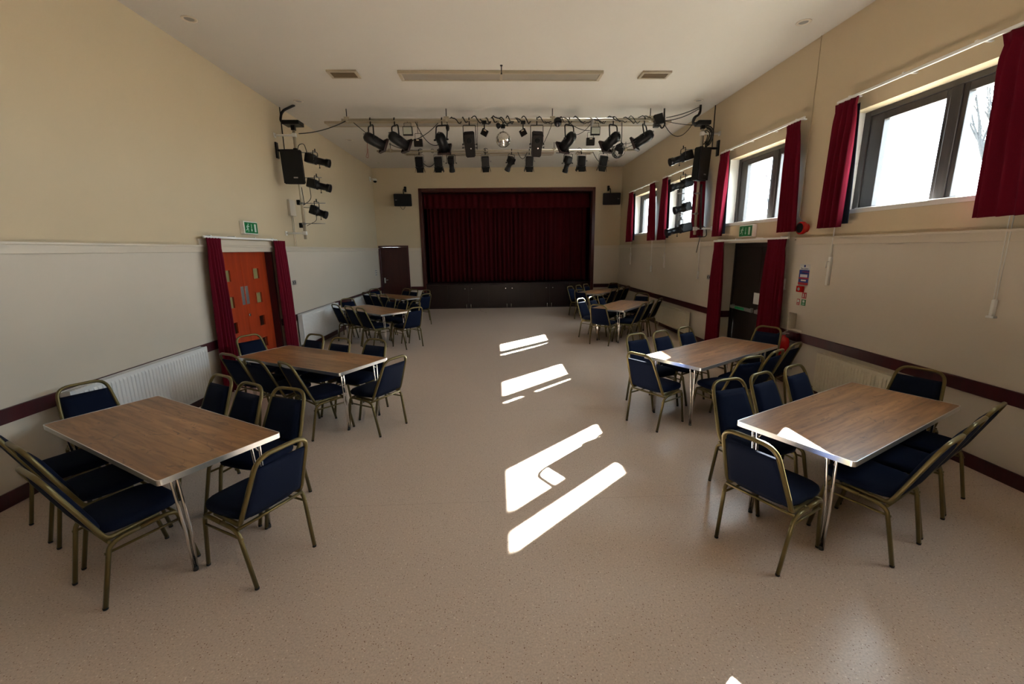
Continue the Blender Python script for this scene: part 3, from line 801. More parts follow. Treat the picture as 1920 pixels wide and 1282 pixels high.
# ------------------------------------------------------------ exit signs
def exit_sign(x, y, z, side, label, w=0.40, h=0.20):
    """side -1 left wall, +1 right wall"""
    s = 1 if side < 0 else -1
    e = thing('exit_sign', label, 'exit sign', (x, y, z), group='emergency exit signs')
    bm = B(); bbox(bm, (0, -w/2, -h/2), (s*0.07, w/2, h/2), 0.008); obj('housing', bm, WPLAS, e)
    bm = B(); box(bm, (s*0.070, -w/2+0.018, -h/2+0.016), (s*0.073, w/2-0.018, h/2-0.016)); f = obj('green_panel', bm, GREEN, e)
    # running figure, arrow and door; u runs left to right as the viewer sees it
    def q(u, v): return (s*0.075, s*u, v)
    def poly(bm, pts):
        a = [bm.verts.new(q(*p)) for p in pts]; b = [bm.verts.new((s*0.0731, s*p[0], p[1])) for p in pts]
        bm.faces.new(a)
        for i in range(len(a)): bm.faces.new((a[i], a[(i+1) % len(a)], b[(i+1) % len(a)], b[i]))
    def bar(bm, p, r, wd):
        d = Vector(r)-Vector(p); n = Vector((-d.y, d.x)).normalized()*wd/2
        poly(bm, [(p[0]+n.x, p[1]+n.y), (p[0]-n.x, p[1]-n.y), (r[0]-n.x, r[1]-n.y), (r[0]+n.x, r[1]+n.y)])
    def V2(x, y): return Vector((x, y))
    bm = B()
    c = (-0.085, 0.052); poly(bm, [(c[0]+0.011*math.cos(a*PI/4), c[1]+0.011*math.sin(a*PI/4)) for a in range(8)])
    bar(bm, V2(-0.095, 0.036), V2(-0.112, -0.008), 0.02)
    bar(bm, V2(-0.098, 0.034), V2(-0.128, 0.022), 0.009); bar(bm, V2(-0.128, 0.022), V2(-0.142, 0.0), 0.009)
    bar(bm, V2(-0.094, 0.032), V2(-0.073, 0.014), 0.009); bar(bm, V2(-0.073, 0.014), V2(-0.058, 0.022), 0.009)
    bar(bm, V2(-0.112, -0.006), V2(-0.088, -0.028), 0.012); bar(bm, V2(-0.088, -0.028), V2(-0.088, -0.062), 0.010)
    bar(bm, V2(-0.114, -0.006), V2(-0.126, -0.034), 0.012); bar(bm, V2(-0.126, -0.034), V2(-0.156, -0.038), 0.010)
    obj('running_figure', bm, SIGNW, f)
    bm = B(); bar(bm, V2(0.005, 0.058), V2(0.005, -0.03), 0.010); poly(bm, [(-0.018, -0.026), (0.005, -0.06), (0.028, -0.026)]); obj('arrow', bm, SIGNW, f)
    bm = B(); poly(bm, [(0.085, -0.062), (0.135, -0.062), (0.135, 0.062), (0.085, 0.062)]); obj('door_symbol', bm, SIGNW, f)
exit_sign(XL, 7.30, 2.40, -1, 'green and white running man exit sign over the orange doors')
exit_sign(XR, 7.31, 2.262, 1, 'green and white running man exit sign over the dark exit door')

# ------------------------------------------------------------ notices, call point, switches, bell, extinguisher
def text(s, size, loc, rot, mat, parent, name='lettering'):
    c = bpy.data.curves.new(name, 'FONT'); c.body = s; c.size = size; c.extrude = 0.0006; c.align_x = 'CENTER'; c.align_y = 'CENTER'
    c.materials.append(mat)
    t = bpy.data.objects.new(name, c); COL.objects.link(t)
    dg = bpy.context.evaluated_depsgraph_get(); me = bpy.data.meshes.new_from_object(t.evaluated_get(dg))
    bpy.data.objects.remove(t)
    if not me.materials: me.materials.append(mat)
    o = bpy.data.objects.new(name, me); COL.objects.link(o); o.location = loc; o.rotation_euler = rot; o.parent = parent
    return o
RROT = (PI/2, 0, -PI/2)
e = thing('fire_notice', 'blue red and white fire action notice on the right wall', 'notice', (XR, 5.88, 1.61))
bm = B(); box(bm, (-0.004, -0.10, -0.145), (0, 0.10, 0.145)); obj('board', bm, PAPER, e)
bm = B(); box(bm, (-0.0055, -0.097, -0.142), (-0.004, 0.097, 0.065)); obj('blue_field', bm, BLUE, e)
bm = B(); box(bm, (-0.007, -0.097, -0.142), (-0.0055, 0.097, -0.108)); box(bm, (-0.007, -0.097, -0.058), (-0.0055, 0.097, -0.040)); box(bm, (-0.007, -0.097, 0.035), (-0.0055, 0.04, 0.042)); obj('red_band', bm, RED, e)
bm = B(); box(bm, (-0.007, -0.07, -0.036), (-0.0055, 0.07, 0.004)); box(bm, (-0.007, -0.055, -0.090), (-0.0055, 0.045, -0.070))
obj('white_panel', bm, PAPER, e)
bm = B(); lathe(bm, (-0.004, 0, 0.118), (-1, 0, 0), [(0, 0.017), (0.002, 0.017)], 20); obj('round_symbol', bm, BLUE, e)
text('Fire action', 0.034, (-0.0055, 0, 0.083), RROT, BLUE, e)
e = thing('call_point', 'red square fire alarm call point under the fire notice', 'call point', (XR, 5.893, 1.41))
bm = B(); bbox(bm, (-0.045, -0.055, -0.042), (0, 0.055, 0.042), 0.006); obj('call_point_box', bm, EXTRED, e)
bm = B(); lathe(bm, (-0.045, 0, 0), (-1, 0, 0), [(0, 0.022), (0.003, 0.022), (0.004, 0.018)], 18); obj('glass_disc', bm, STEEL, e)
for y, z, w, h, base, lab, kind in ((5.826, 1.325, 0.085, 0.083, RED, 'small red and white extinguisher sign under the call point', 0),
                                    (5.928, 1.222, 0.055, 0.088, RED, 'small narrow red sign left of the green sign above the recess', 1),
                                    (5.823, 1.226, 0.083, 0.084, GREEN, 'small green and white sign above the extinguisher recess', 2)):
    e = thing('safety_sign', lab, 'sign', (XR, y, z), group='small safety signs')
    bm = B(); bbox(bm, (-0.003, -w/2, -h/2), (0, w/2, h/2), 0.001); obj('plate', bm, base, e)
    bm = B()
    if kind == 0:
        box(bm, (-0.0045, 0.006, -0.028), (-0.003, 0.024, 0.018)); box(bm, (-0.0045, 0.010, 0.020), (-0.003, 0.020, 0.028))
        box(bm, (-0.0045, -0.030, -0.028), (-0.003, -0.022, 0.025)); box(bm, (-0.0045, -0.034, 0.010), (-0.003, -0.018, 0.014))
    elif kind == 1:
        box(bm, (-0.0045, -0.018, -0.004), (-0.003, 0.018, 0.034)); box(bm, (-0.0045, -0.016, -0.034), (-0.003, 0.016, -0.028)); box(bm, (-0.0045, -0.016, -0.020), (-0.003, 0.010, -0.015))
    else:
        box(bm, (-0.0045, -0.022, 0.0), (-0.003, 0.018, 0.032)); box(bm, (-0.0045, -0.026, -0.030), (-0.003, 0.026, -0.025)); box(bm, (-0.0045, -0.026, -0.018), (-0.003, 0.015, -0.013))
    obj('symbol', bm, SIGNW, e)
for x, y, z, s, lab in ((XL, 8.70, 1.42, 1, 'grey light switch on the left wall past the orange doors'), (XR, 8.57, 1.41, -1, 'grey light switch beside the exit door curtain')):
    e = thing('light_switch', lab, 'light switch', (x, y, z), group='light switches')
    bm = B(); bbox(bm, (0, -0.072, -0.043), (s*0.010, 0.072, 0.043), 0.003); obj('switch_plate', bm, STEEL, e)
    for k in (-0.035, 0.0, 0.035):
        bm = B(); bbox(bm, (s*0.010, k-0.010, -0.016), (s*0.016, k+0.010, 0.016), 0.002); obj('rocker', bm, BLACKM if k else WHITE, e)
e = thing('socket_strip', 'white switch plates with black rockers beside the back door', 'switch', (XL, 14.62, 1.31))
for z in (-0.07, 0.0, 0.07):
    bm = B(); bbox(bm, (0, -0.10, z-0.03), (0.012, 0.10, z+0.03), 0.003); p = obj('switch_plate', bm, WPLAS, e)
    for k in (-0.05, 0.04):
        bm = B(); bbox(bm, (0.012, k-0.018, z-0.014), (0.018, k+0.018, z+0.014), 0.002); obj('rocker', bm, BLACKM, p)
e = thing('fire_bell', 'round red fire bell on the wall between the two nearest windows', 'fire bell', (XR, 5.95, 2.245))
bm = B(); lathe(bm, (0, 0, 0), (-1, 0, 0), [(0, 0.06), (0.03, 0.06), (0.032, 0.075), (0.055, 0.085), (0.095, 0.085), (0.10, 0.078)], 28); obj('bell_body', bm, EXTRED, e)
bm = B(); lathe(bm, (-0.0995, 0, 0), (-1, 0, 0), [(0, 0.066), (0.004, 0.066), (0.006, 0.05)], 28); obj('sounder_face', bm, BLACKM, e)
bm = B(); tube(bm, rounded([(XR-0.006, 6.12, 3.62), (XR-0.006, 6.12, 2.40), (XR-0.006, 5.99, 2.31)], 0.03), 0.006); tube(bm, [(XR-0.006, 6.12, 3.60), (XR-0.006, 6.12, ZC)], 0.006)
tag(obj('conduit', bm, WALL), 'thin cream cable conduit running up the wall above the fire bell', 'conduit')
e = thing('fire_extinguisher', 'red fire extinguisher with black hose in the right wall recess', 'fire extinguisher', (XR-0.155, 5.93, 0.25))
bm = B(); lathe(bm, (0, 0, 0), (0, 0, 1), [(0, 0.075), (0.01, 0.085), (0.40, 0.085), (0.45, 0.07), (0.475, 0.03), (0.50, 0.022)], 28); obj('cylinder', bm, EXTRED, e)
bm = B(); lathe(bm, (0, 0, 0.50), (0, 0, 1), [(0, 0.025), (0.03, 0.022)], 14); tube(bm, [(0, 0, 0.53), (-0.02, -0.10, 0.58)], 0.009); tube(bm, [(0, 0, 0.525), (0.0, -0.11, 0.535)], 0.008); obj('valve_handle', bm, STEEL, e)
bm = B(); tube(bm, rounded([(0, 0.02, 0.51), (-0.01, 0.12, 0.50), (-0.01, 0.125, 0.25), (-0.01, 0.105, 0.05)], 0.05), 0.013); obj('hose', bm, RUBBER, e)
bm = B(); lathe(bm, (0, 0, 0.22), (0, 0, 1), [(0, 0.0856), (0.12, 0.0856)], 28, cap0=False, cap1=False); obj('label_band', bm, EXTRED, e)
bm = B(); bbox(bm, (0.06, -0.05, 0.30), (0.155, 0.05, 0.40), 0.004); bbox(bm, (-0.06, -0.05, -0.012), (0.155, 0.05, 0.0), 0.004); bbox(bm, (0.145, -0.04, -0.012), (0.155, 0.04, 0.40), 0.003); obj('wall_hanger', bm, STEEL, e)
e = thing('junction_box', 'small cream junction box low on the left wall by the lighting pole', 'junction box', (XL, 8.92, 2.86))
bm = B(); bbox(bm, (0, -0.12, -0.15), (0.05, 0.12, 0.15), 0.006); obj('box_body', bm, CREAMTRIM, e)
bm = B(); tube(bm, [(0.02, -0.02, -0.15), (0.02, -0.02, -0.72)], 0.008); tube(bm, [(0.02, 0.04, -0.15), (0.02, 0.04, -0.72)], 0.006); obj('conduit_pipe', bm, CREAMTRIM, e)

# ------------------------------------------------------------ ceiling fittings
for k, (x, y) in enumerate(((-3.51, 5.79), (3.82, 5.79), (-3.505, 8.60), (3.83, 8.58), (-3.517, 11.39), (-3.54, 14.17), (3.83, 11.38), (3.83, 14.16))):
    side = 'left' if x < 0 else 'right'
    row = {0: 'nearest', 1: 'nearest', 2: 'second', 3: 'second', 4: 'third', 5: 'farthest', 6: 'third', 7: 'farthest'}[k]
    e = thing('downlight', '%s round recessed downlight along the %s side of the ceiling' % (row, side), 'downlight', (x, y, ZC), group='recessed downlights')
    bm = B(); lathe(bm, (0, 0, 0), (0, 0, -1), [(0, 0.085), (0.006, 0.083), (0.009, 0.06), (0.002, 0.052)], 28, cap1=False); obj('rim', bm, CREAMTRIM, e)
    bm = B(); lathe(bm, (0, 0, -0.001), (0, 0, -1), [(0, 0.052), (0.001, 0.05)], 28); obj('lamp', bm, STEEL, e)
def ceiling_panel(x0, x1, y0, y1, label, name='ceiling_heater', cat='ceiling heater', grp='long ceiling heater panels', joints=1):
    cx, cy = (x0+x1)/2, (y0+y1)/2
    e = thing(name, label, cat, (cx, cy, ZC), group=grp)
    w, d = (x1-x0)/2, (y1-y0)/2
    bm = B()
    for lo, hi in (((-w, -d, -0.045), (w, -d+0.035, 0)), ((-w, d-0.035, -0.045), (w, d, 0)), ((-w, -d+0.035, -0.045), (-w+0.05, d-0.035, 0)), ((w-0.05, -d+0.035, -0.045), (w, d-0.035, 0))): bbox(bm, lo, hi, 0.004)
    for j in range(joints): 
        xx = -w+2*w*(j+1)/(joints+1); box(bm, (xx-0.02, -d+0.035, -0.043), (xx+0.02, d-0.035, -0.01))
    obj('panel_frame', bm, PFRAME, e)
    bm = B(); box(bm, (-w+0.05, -d+0.035, -0.033), (w-0.05, d-0.035, -0.002)); obj('heater_plate', bm, PANEL, e)
    return e
ceiling_panel(-1.43, 1.715, 7.225, 7.545, 'long grey heater panel alone on the ceiling nearest the camera')
ceiling_panel(-3.52, 3.83, 9.82, 10.12, 'very long grey heater panel behind the front lighting bar', joints=3)
ceiling_panel(-1.43, 1.70, 12.82, 13.05, 'long grey heater panel above the rear lighting bar')
def vent(x0, x1, y0, y1, label):
    cx, cy = (x0+x1)/2, (y0+y1)/2
    e = thing('ceiling_vent', label, 'ceiling vent', (cx, cy, ZC), group='square ceiling vents')
    w, d = (x1-x0)/2, (y1-y0)/2
    bm = B()
    for lo, hi in (((-w, -d, -0.03), (w, -d+0.04, 0)), ((-w, d-0.04, -0.03), (w, d, 0)), ((-w, -d+0.04, -0.03), (-w+0.04, d-0.04, 0)), ((w-0.04, -d+0.04, -0.03), (w, d-0.04, 0))): bbox(bm, lo, hi, 0.004)
    obj('vent_frame', bm, PFRAME, e)
    bm = B(); box(bm, (-w+0.04, -d+0.04, -0.004), (w-0.04, d-0.04, -0.001))
    n = 9
    for i in range(n):
        yy = -d+0.05+(2*d-0.1)*i/(n-1)
        box(bm, (-w+0.04, yy-0.002, -0.022), (w-0.04, yy+0.008, -0.004))
    obj('louvres', bm, VENTC, e)
vent(-2.49, -2.04, 7.21, 7.49, 'left ceiling vent beside the nearest heater panel')
vent(2.325, 2.785, 7.23, 7.50, 'right ceiling vent beside the nearest heater panel')
vent(-2.50, -2.04, 12.82, 13.05, 'left ceiling vent above the rear lighting bar')
vent(2.35, 2.80, 12.80, 13.05, 'right ceiling vent above the rear lighting bar')
bm = B(); lathe(bm, (0.14, 7.05, ZC), (0, 0, -1), [(0, 0.02), (0.01, 0.02), (0.012, 0.007), (0.10, 0.007), (0.102, 0.012), (0.12, 0.012)], 12)
tag(obj('ceiling_hook', bm, BLACK), 'small dark hook beside the nearest heater panel on the ceiling', 'hook')

# ------------------------------------------------------------ lighting bars
BY, BZ = 9.03, 4.475
CY, CZ = 11.68, 4.475
def bar(y, z, x0, x1, rods, label, r=0.026):
    e = thing('lighting_bar', label, 'lighting bar', ((x0+x1)/2, y, z), group='lighting bars')
    h = (x1-x0)/2
    bm = B(); tube(bm, [(-h, 0, 0), (h, 0, 0)], r, 14); obj('pipe', bm, GALV, e)
    cx = (x0+x1)/2
    for x in rods:
        bm = B(); tube(bm, [(x-cx, 0, 0), (x-cx, 0, ZC-z-0.001)], 0.008); obj('hanging_rod', bm, BLACK, e)
        bm = B(); bbox(bm, (x-cx-0.05, -0.03, r-0.01), (x-cx+0.05, 0.03, r+0.03), 0.006); bbox(bm, (x-cx-0.02, -0.034, -r-0.008), (x-cx+0.02, 0.034, r), 0.006); obj('rod_clamp', bm, GALV, e)
    return e
bar(BY, BZ, -2.90, 3.30, (-2.80, -0.90, 1.16, 3.09), 'front pale steel lighting bar carrying eight large lanterns')
bar(CY, CZ, -2.94, 3.77, (-2.6, -0.7, 1.55, 3.4), 'rear pale steel lighting bar carrying nine small lanterns', 0.028)

def clamp(bm, x, y, z, r=0.026):
    """hook clamp around a bar, hanging down"""
    tube(bm, arc((x, y, z), (0, 1, 0), (0, 0, 1), r+0.009, -PI*0.55, PI*1.1, 12), 0.012, 6)
    tube(bm, [(x, y-0.004, z-r-0.006), (x, y, z-r-0.07)], 0.012)

def yoke(bm, top, w, h, pl, pr, r=0.009):
    """U bracket from a top centre to two pivots"""
    tube(bm, rounded([pl, Vector(pl)+(Vector(top)-(Vector(pl)+Vector(pr))/2), Vector(pr)+(Vector(top)-(Vector(pl)+Vector(pr))/2), pr], 0.035, 5), r, 8)

def par_can(back, front, label, group, bar_yz=(BY, BZ), r=0.10, square=0.125, length=None, hang=None):
    back, front = Vector(back), Vector(front)
    d = (front-back).normalized(); L = (front-back).length
    mid = back+d*L*0.30
    e = thing('par_can_lantern', label, 'stage lantern', mid, group=group)
    o = -mid
    bm = B(); lathe(bm, back+o, d, [(-0.035, 0.02), (-0.03, r*0.55), (0.0, r*0.86), (0.05, r), (L*0.55, r), (L*0.56, r*0.96), (L, r*0.96)], 26, cap1=False)
    lathe(bm, back+o+d*(L*0.5), d, [(0, r*0.9), (0.002, r*0.9)], 26)
    obj('barrel', bm, BLACK, e)
    M = axis_frame(d); M.translation = front+o
    bm = B(); s = square; w = 0.02
    for lo, hi in (((-s, 0, -s), (s, 0.012, -s+0.05)), ((-s, 0, s-0.05), (s, 0.012, s)), ((-s, 0, -s+0.05), (-s+0.05, 0.012, s-0.05)), ((s-0.05, 0, -s+0.05), (s, 0.012, s-0.05))): box(bm, lo, hi, M=M)
    for a in (0, PI/2, PI, -PI/2):
        c, q = math.cos(a), math.sin(a)
        bx = M @ Matrix.Rotation(a, 4, 'Y'); box(bm, (-s, -0.03, s-0.006), (s, 0.0, s), M=bx)
    obj('gel_frame', bm, GELM, e)
    side = d.cross(Vector((0, 0, 1))).normalized()
    pl, pr = mid-side*(r+0.015), mid+side*(r+0.015)
    hx = hang if hang is not None else mid.x
    top = Vector((hx, bar_yz[0], bar_yz[1]-0.10))
    tc = Vector((hx, bar_yz[0], bar_yz[1]-0.10))
    up = tc-mid
    bm = B()
    ul = pl+Vector((hx-mid.x, bar_yz[0]-mid.y, up.z)); ur = pr+Vector((hx-mid.x, bar_yz[0]-mid.y, up.z))
    tube(bm, [p+o for p in rounded([pl, ul, ur, pr], 0.05, 5)], 0.0125, 8, sq=0.6)
    lathe(bm, pl+o, side, [(-0.035, 0.012), (-0.01, 0.02), (0.012, 0.012)], 10); lathe(bm, pr+o, -side, [(-0.035, 0.012), (-0.01, 0.02), (0.012, 0.012)], 10)
    obj('yoke', bm, BLACK, e)
    bm = B(); clamp(bm, hx+o.x, bar_yz[0]+o.y, bar_yz[1]+o.z); tube(bm, [(hx+o.x, bar_yz[0]+o.y, bar_yz[1]-0.09+o.z), (hx+o.x, bar_yz[0]+o.y, bar_yz[1]-0.115+o.z)], 0.014); obj('hook_clamp', bm, BLACK, e)
    bm = B(); lathe(bm, back+o-d*0.03+Vector((0, 0, 0.02)), -d, [(0, 0.018), (0.02, 0.016)], 10); obj('cable_entry', bm, STEEL, e)
    return e
G1 = 'par can lanterns on the front lighting bar'
FIRST_CAN = par_can((-2.44, 8.94, 4.165), (-2.16, 9.16, 4.03), 'leftmost black can lantern on the front bar, pointing down right', G1, hang=-2.36, length=.4)
par_can((-1.96, 8.94, 4.18), (-1.71, 9.18, 4.03), 'second black can lantern from the left on the front bar', G1, hang=-1.90)
par_can((-1.035, 8.94, 4.175), (-0.97, 9.22, 3.98), 'third black can lantern from the left, pointing towards the stage', G1, hang=-0.99)
par_can((1.555, 8.94, 4.175), (1.385, 9.20, 3.99), 'black can lantern just right of the tall box lantern on the front bar', G1, hang=1.49)
par_can((2.43, 8.94, 4.17), (2.25, 9.20, 4.0), 'second black can lantern from the right on the front bar', G1, hang=2.36)
par_can((3.10, 8.94, 4.19), (2.83, 9.14, 4.04), 'rightmost black can lantern on the front bar, pointing down left', G1, hang=2.98)

def box_lantern(c, label, lean):
    e = thing('box_lantern', label, 'stage lantern', c, group='tall box lanterns on the front bar')
    M = Matrix.Rotation(lean, 4, 'Y') @ Matrix.Rotation(math.radians(28), 4, 'X')
    bm = B()
    b2 = bmesh.new(); v = box(b2, (-0.107, -0.13, -0.21), (0.107, 0.13, 0.21))
    for q in v:
        if q.co.z < 0: q.co.x *= 0.86
    bmesh.ops.bevel(b2, geom=list(b2.edges), offset=0.016, segments=2, affect='EDGES')
    bmesh.ops.transform(b2, matrix=M, verts=b2.verts)
    me = bpy.data.meshes.new('t'); b2.to_mesh(me); b2.free(); bm.from_mesh(me); bpy.data.meshes.remove(me)
    obj('lantern_body', bm, BRONZEB, e)
    bm = B(); lathe(bm, M @ Vector((0, -0.13, 0.10)), M.to_3x3() @ Vector((0, -1, 0)), [(0, 0.055), (0.01, 0.05), (0.012, 0.03)], 20); obj('vent_cap', bm, BLACKM, e)
    bm = B(); lathe(bm, M @ Vector((0.02, -0.128, -0.04)), M.to_3x3() @ Vector((0, -1, 0)), [(0, 0.014), (0.012, 0.012)], 12); obj('adjuster', bm, CHROME, e)
    bm = B(); pl, pr = Vector((-0.122, 0, 0)), Vector((0.122, 0, 0)); top = BZ-0.10-c[2]
    tube(bm, rounded([pl, pl+Vector((0, 0, top)), pr+Vector((0, 0, top)), pr], 0.02, 4), 0.007, 8)
    for s in (-1, 1):
        for zz in (0, -0.06): lathe(bm, (s*0.10, 0, zz), (s, 0, 0), [(0, 0.006), (0.03, 0.006), (0.032, 0.018), (0.045, 0.018)], 10)
    obj('yoke', bm, BLACK, e)
    bm = B(); clamp(bm, 0, BY-c[1], BZ-c[2]); tube(bm, [(0, BY-c[1], BZ-0.09-c[2]), (0, 0, top)], 0.01); obj('hook_clamp', bm, BLACK, e)
box_lantern((-0.462, 9.03, 4.03), 'tall dark box lantern left of the mirror ball', -0.06)
box_lantern((0.855, 9.03, 4.03), 'tall dark box lantern right of the mirror ball', 0.06)

def flood(c, w, h, label, facing=1, tilt=0.0, drop=0.0):
    """small halogen work flood; facing 1 shows its lens to the camera"""
    e = thing('small_flood', label, 'flood light', c, group='small floods on the front bar')
    M = Matrix.Rotation(tilt, 4, 'Y') @ Matrix.Rotation(math.radians(10), 4, 'X')
    bm = B(); bbox(bm, (-w/2, -0.03, -h/2), (w/2, 0.045, h/2), 0.008, M=M)
    if not facing:
        for k in range(5): box(bm, (-w/2+0.02, -0.045, -h/2+0.02+k*h*0.16), (w/2-0.02, -0.03, -h/2+0.03+k*h*0.16), M=M)
    obj('flood_housing', bm, BLACK if facing else BRONZEB, e)
    if facing:
        bm = B(); box(bm, (-w/2+0.014, -0.034, -h/2+0.03), (w/2-0.014, -0.0302, h/2-0.014), M=M); obj('lens_glass', bm, FLOODGL, e)
    else:
        bm = B(); bbox(bm, (-0.03, -0.05, h/2-0.035), (0.025, -0.028, h/2-0.012), 0.004, M=M); obj('junction_cover', bm, CHROME, e)
    top = BZ-0.03-c[2]
    bm = B()
    if tilt: tube(bm, [(0, 0.01, 0), (0, BY-c[1], top)], 0.012, 8); bbox(bm, (-0.045, BY-c[1]-0.03, top-0.05), (0.045, BY-c[1]+0.03, top+0.01), 0.008)
    else:
        zt = h/2+0.07+drop
        tube(bm, rounded([(-w*0.36, 0.01, 0), (-w*0.36, 0.01, zt), (w*0.36, 0.01, zt), (w*0.36, 0.01, 0)], 0.01, 3), 0.0045, 6)
        if top > zt: tube(bm, [(0, 0.01, zt), (0, BY-c[1], top)], 0.005, 6)
    obj('bracket', bm, BLACK, e)
flood((-1.652, 9.02, 4.272), 0.185, 0.165, 'small flood with pale lens beside the second can lantern')
flood((-1.465, 9.04, 4.066), 0.165, 0.14, 'small dark flood hanging low left of the third can lantern', 0, drop=0.03)
flood((-0.17, 9.02, 4.242), 0.125, 0.12, 'small black flood tilted left of the mirror ball', 0, tilt=0.5)
flood((0.586, 9.02, 4.240), 0.125, 0.12, 'small black flood tilted right of the mirror ball', 0, tilt=-0.5)
flood((2.008, 9.02, 4.262), 0.185, 0.155, 'small flood with pale lens on the right of the front bar')
flood((1.921, 9.04, 4.075), 0.16, 0.145, 'small dark flood hanging low on the right of the front bar', 0, drop=0.03)

# mirror ball with faceted tiles, its motor and pin spot
e = thing('mirror_ball', 'silver mirror ball hanging from the middle of the front bar', 'mirror ball', (0.196, BY, 4.118))
bm = B()
R_ = 0.146; nr = 22
for i in range(nr):
    t0, t1 = PI*i/nr, PI*(i+1)/nr; n = max(4, int(2*nr*math.sin((t0+t1)/2)))
    for k in range(n):
        a0, a1 = 2*PI*(k+0.04)/n, 2*PI*(k+0.96)/n
        u0, u1 = t0+0.006, t1-0.006
        ct = Vector((math.sin((u0+u1)/2)*math.cos((a0+a1)/2), math.sin((u0+u1)/2)*math.sin((a0+a1)/2), math.cos((u0+u1)/2)))
        q = [Vector((math.sin(u)*math.cos(a), math.sin(u)*math.sin(a), math.cos(u)))*R_ for u, a in ((u0, a0), (u1, a0), (u1, a1), (u0, a1))]
        jit = Matrix.Rotation(random.uniform(-0.05, 0.05), 3, 'X') @ Matrix.Rotation(random.uniform(-0.05, 0.05), 3, 'Z')
        m_ = sum(q, Vector())/4
        bm.faces.new([bm.verts.new(m_*1.006+jit @ (p-m_)) for p in q])
lathe(bm, (0, 0, 0), (0, 0, 1), [(-R_*0.985*math.cos(PI*k/16), R_*0.985*math.sin(PI*k/16)) for k in range(17)], 32)
obj('mirror_tiles', bm, MIRROR, e)
bm = B(); tube(bm, [(0, 0, R_-0.004), (0, 0, 0.20)], 0.005); obj('chain', bm, STEEL, e)
e = thing('ball_motor', 'black motor box directly above the mirror ball', 'motor', (0.19, BY, 4.358))
bm = B(); bbox(bm, (-0.04, -0.035, -0.04), (0.045, 0.035, 0.03), 0.008); tube(bm, [(0.045, 0, 0.012), (0.10, 0, 0.012)], 0.008); lathe(bm, (0.09, 0, 0.012), (1, 0, 0), [(0, 0.02), (0.012, 0.02)], 10); tube(bm, [(0, 0, 0.03), (0, 0, 0.09)], 0.01); obj('motor_body', bm, BLACK, e)
e = thing('pin_spot', 'little black pin spot beside the mirror ball motor', 'spot light', (0.10, BY-0.03, 4.372))
bm = B(); lathe(bm, (-0.03, -0.03, 0.02), (0.5, 0.3, -0.5), [(0, 0.02), (0.03, 0.045), (0.09, 0.05)], 16); tube(bm, [(0, 0, 0.02), (0, 0.03, 0.078)], 0.007); obj('spot_body', bm, BLACK, e)
e = thing('effects_light', 'round black effects light with glass dome on the front bar', 'effects light', (1.263, BY-0.02, 4.404))
bm = B(); lathe(bm, (0, 0, 0.06), (0, -0.25, -1), [(-0.03, 0.05), (0, 0.078), (0.05, 0.078)], 20); obj('effects_body', bm, BLACK, e)
bm = B(); lathe(bm, (0, -0.015, 0.0), (0, -0.35, -1), [(0.0, 0.074), (0.03, 0.068), (0.055, 0.045), (0.068, 0.015)], 20); obj('dome', bm, LENS, e)
e = thing('plug_socket', 'black trailing socket dangling by the third can lantern', 'socket', (-0.883, BY, 4.333))
bm = B(); lathe(bm, (0, 0, 0.06), (0, 0, -1), [(0, 0.012), (0.02, 0.03), (0.07, 0.036), (0.11, 0.024), (0.12, 0.012)], 14); obj('socket_body', bm, RUBBER, e)
bm = B(); tube(bm, [(0, 0, 0.05), (-0.005, 0, 0.13)], 0.006); obj('socket_lead', bm, RUBBER, e)
e = thing('scaffold_clamp', 'grey swivel clamp above the right-hand pale flood', 'clamp', (1.965, BY, 4.425))
bm = B(); lathe(bm, (-0.02, -0.03, 0.05), (-0.15, -0.1, -1), [(0, 0.028), (0.10, 0.028), (0.105, 0.02), (0.15, 0.018)], 12); obj('clamp_body', bm, STEEL, e)
e = thing('dimmer_pack', 'black dimmer box with thick hose at the right end of the front bar', 'dimmer', (3.255, BY, 4.465))
bm = B(); bbox(bm, (-0.085, -0.06, -0.09), (0.085, 0.06, 0.10), 0.008, M=Matrix.Rotation(-0.25, 4, 'Y')); bbox(bm, (-0.09, -0.05, -0.14), (0.02, 0.05, -0.06), 0.01); obj('dimmer_box', bm, BLACK, e)
bm = B(); tube(bm, rounded([(0.11, 0, 0.205), (0.115, 0, 0.05), (0.13, -0.02, -0.10), (0.07, -0.02, -0.17), (0.03, -0.02, -0.10)], 0.07, 6), 0.016, 10); obj('hose', bm, RUBBER, e)

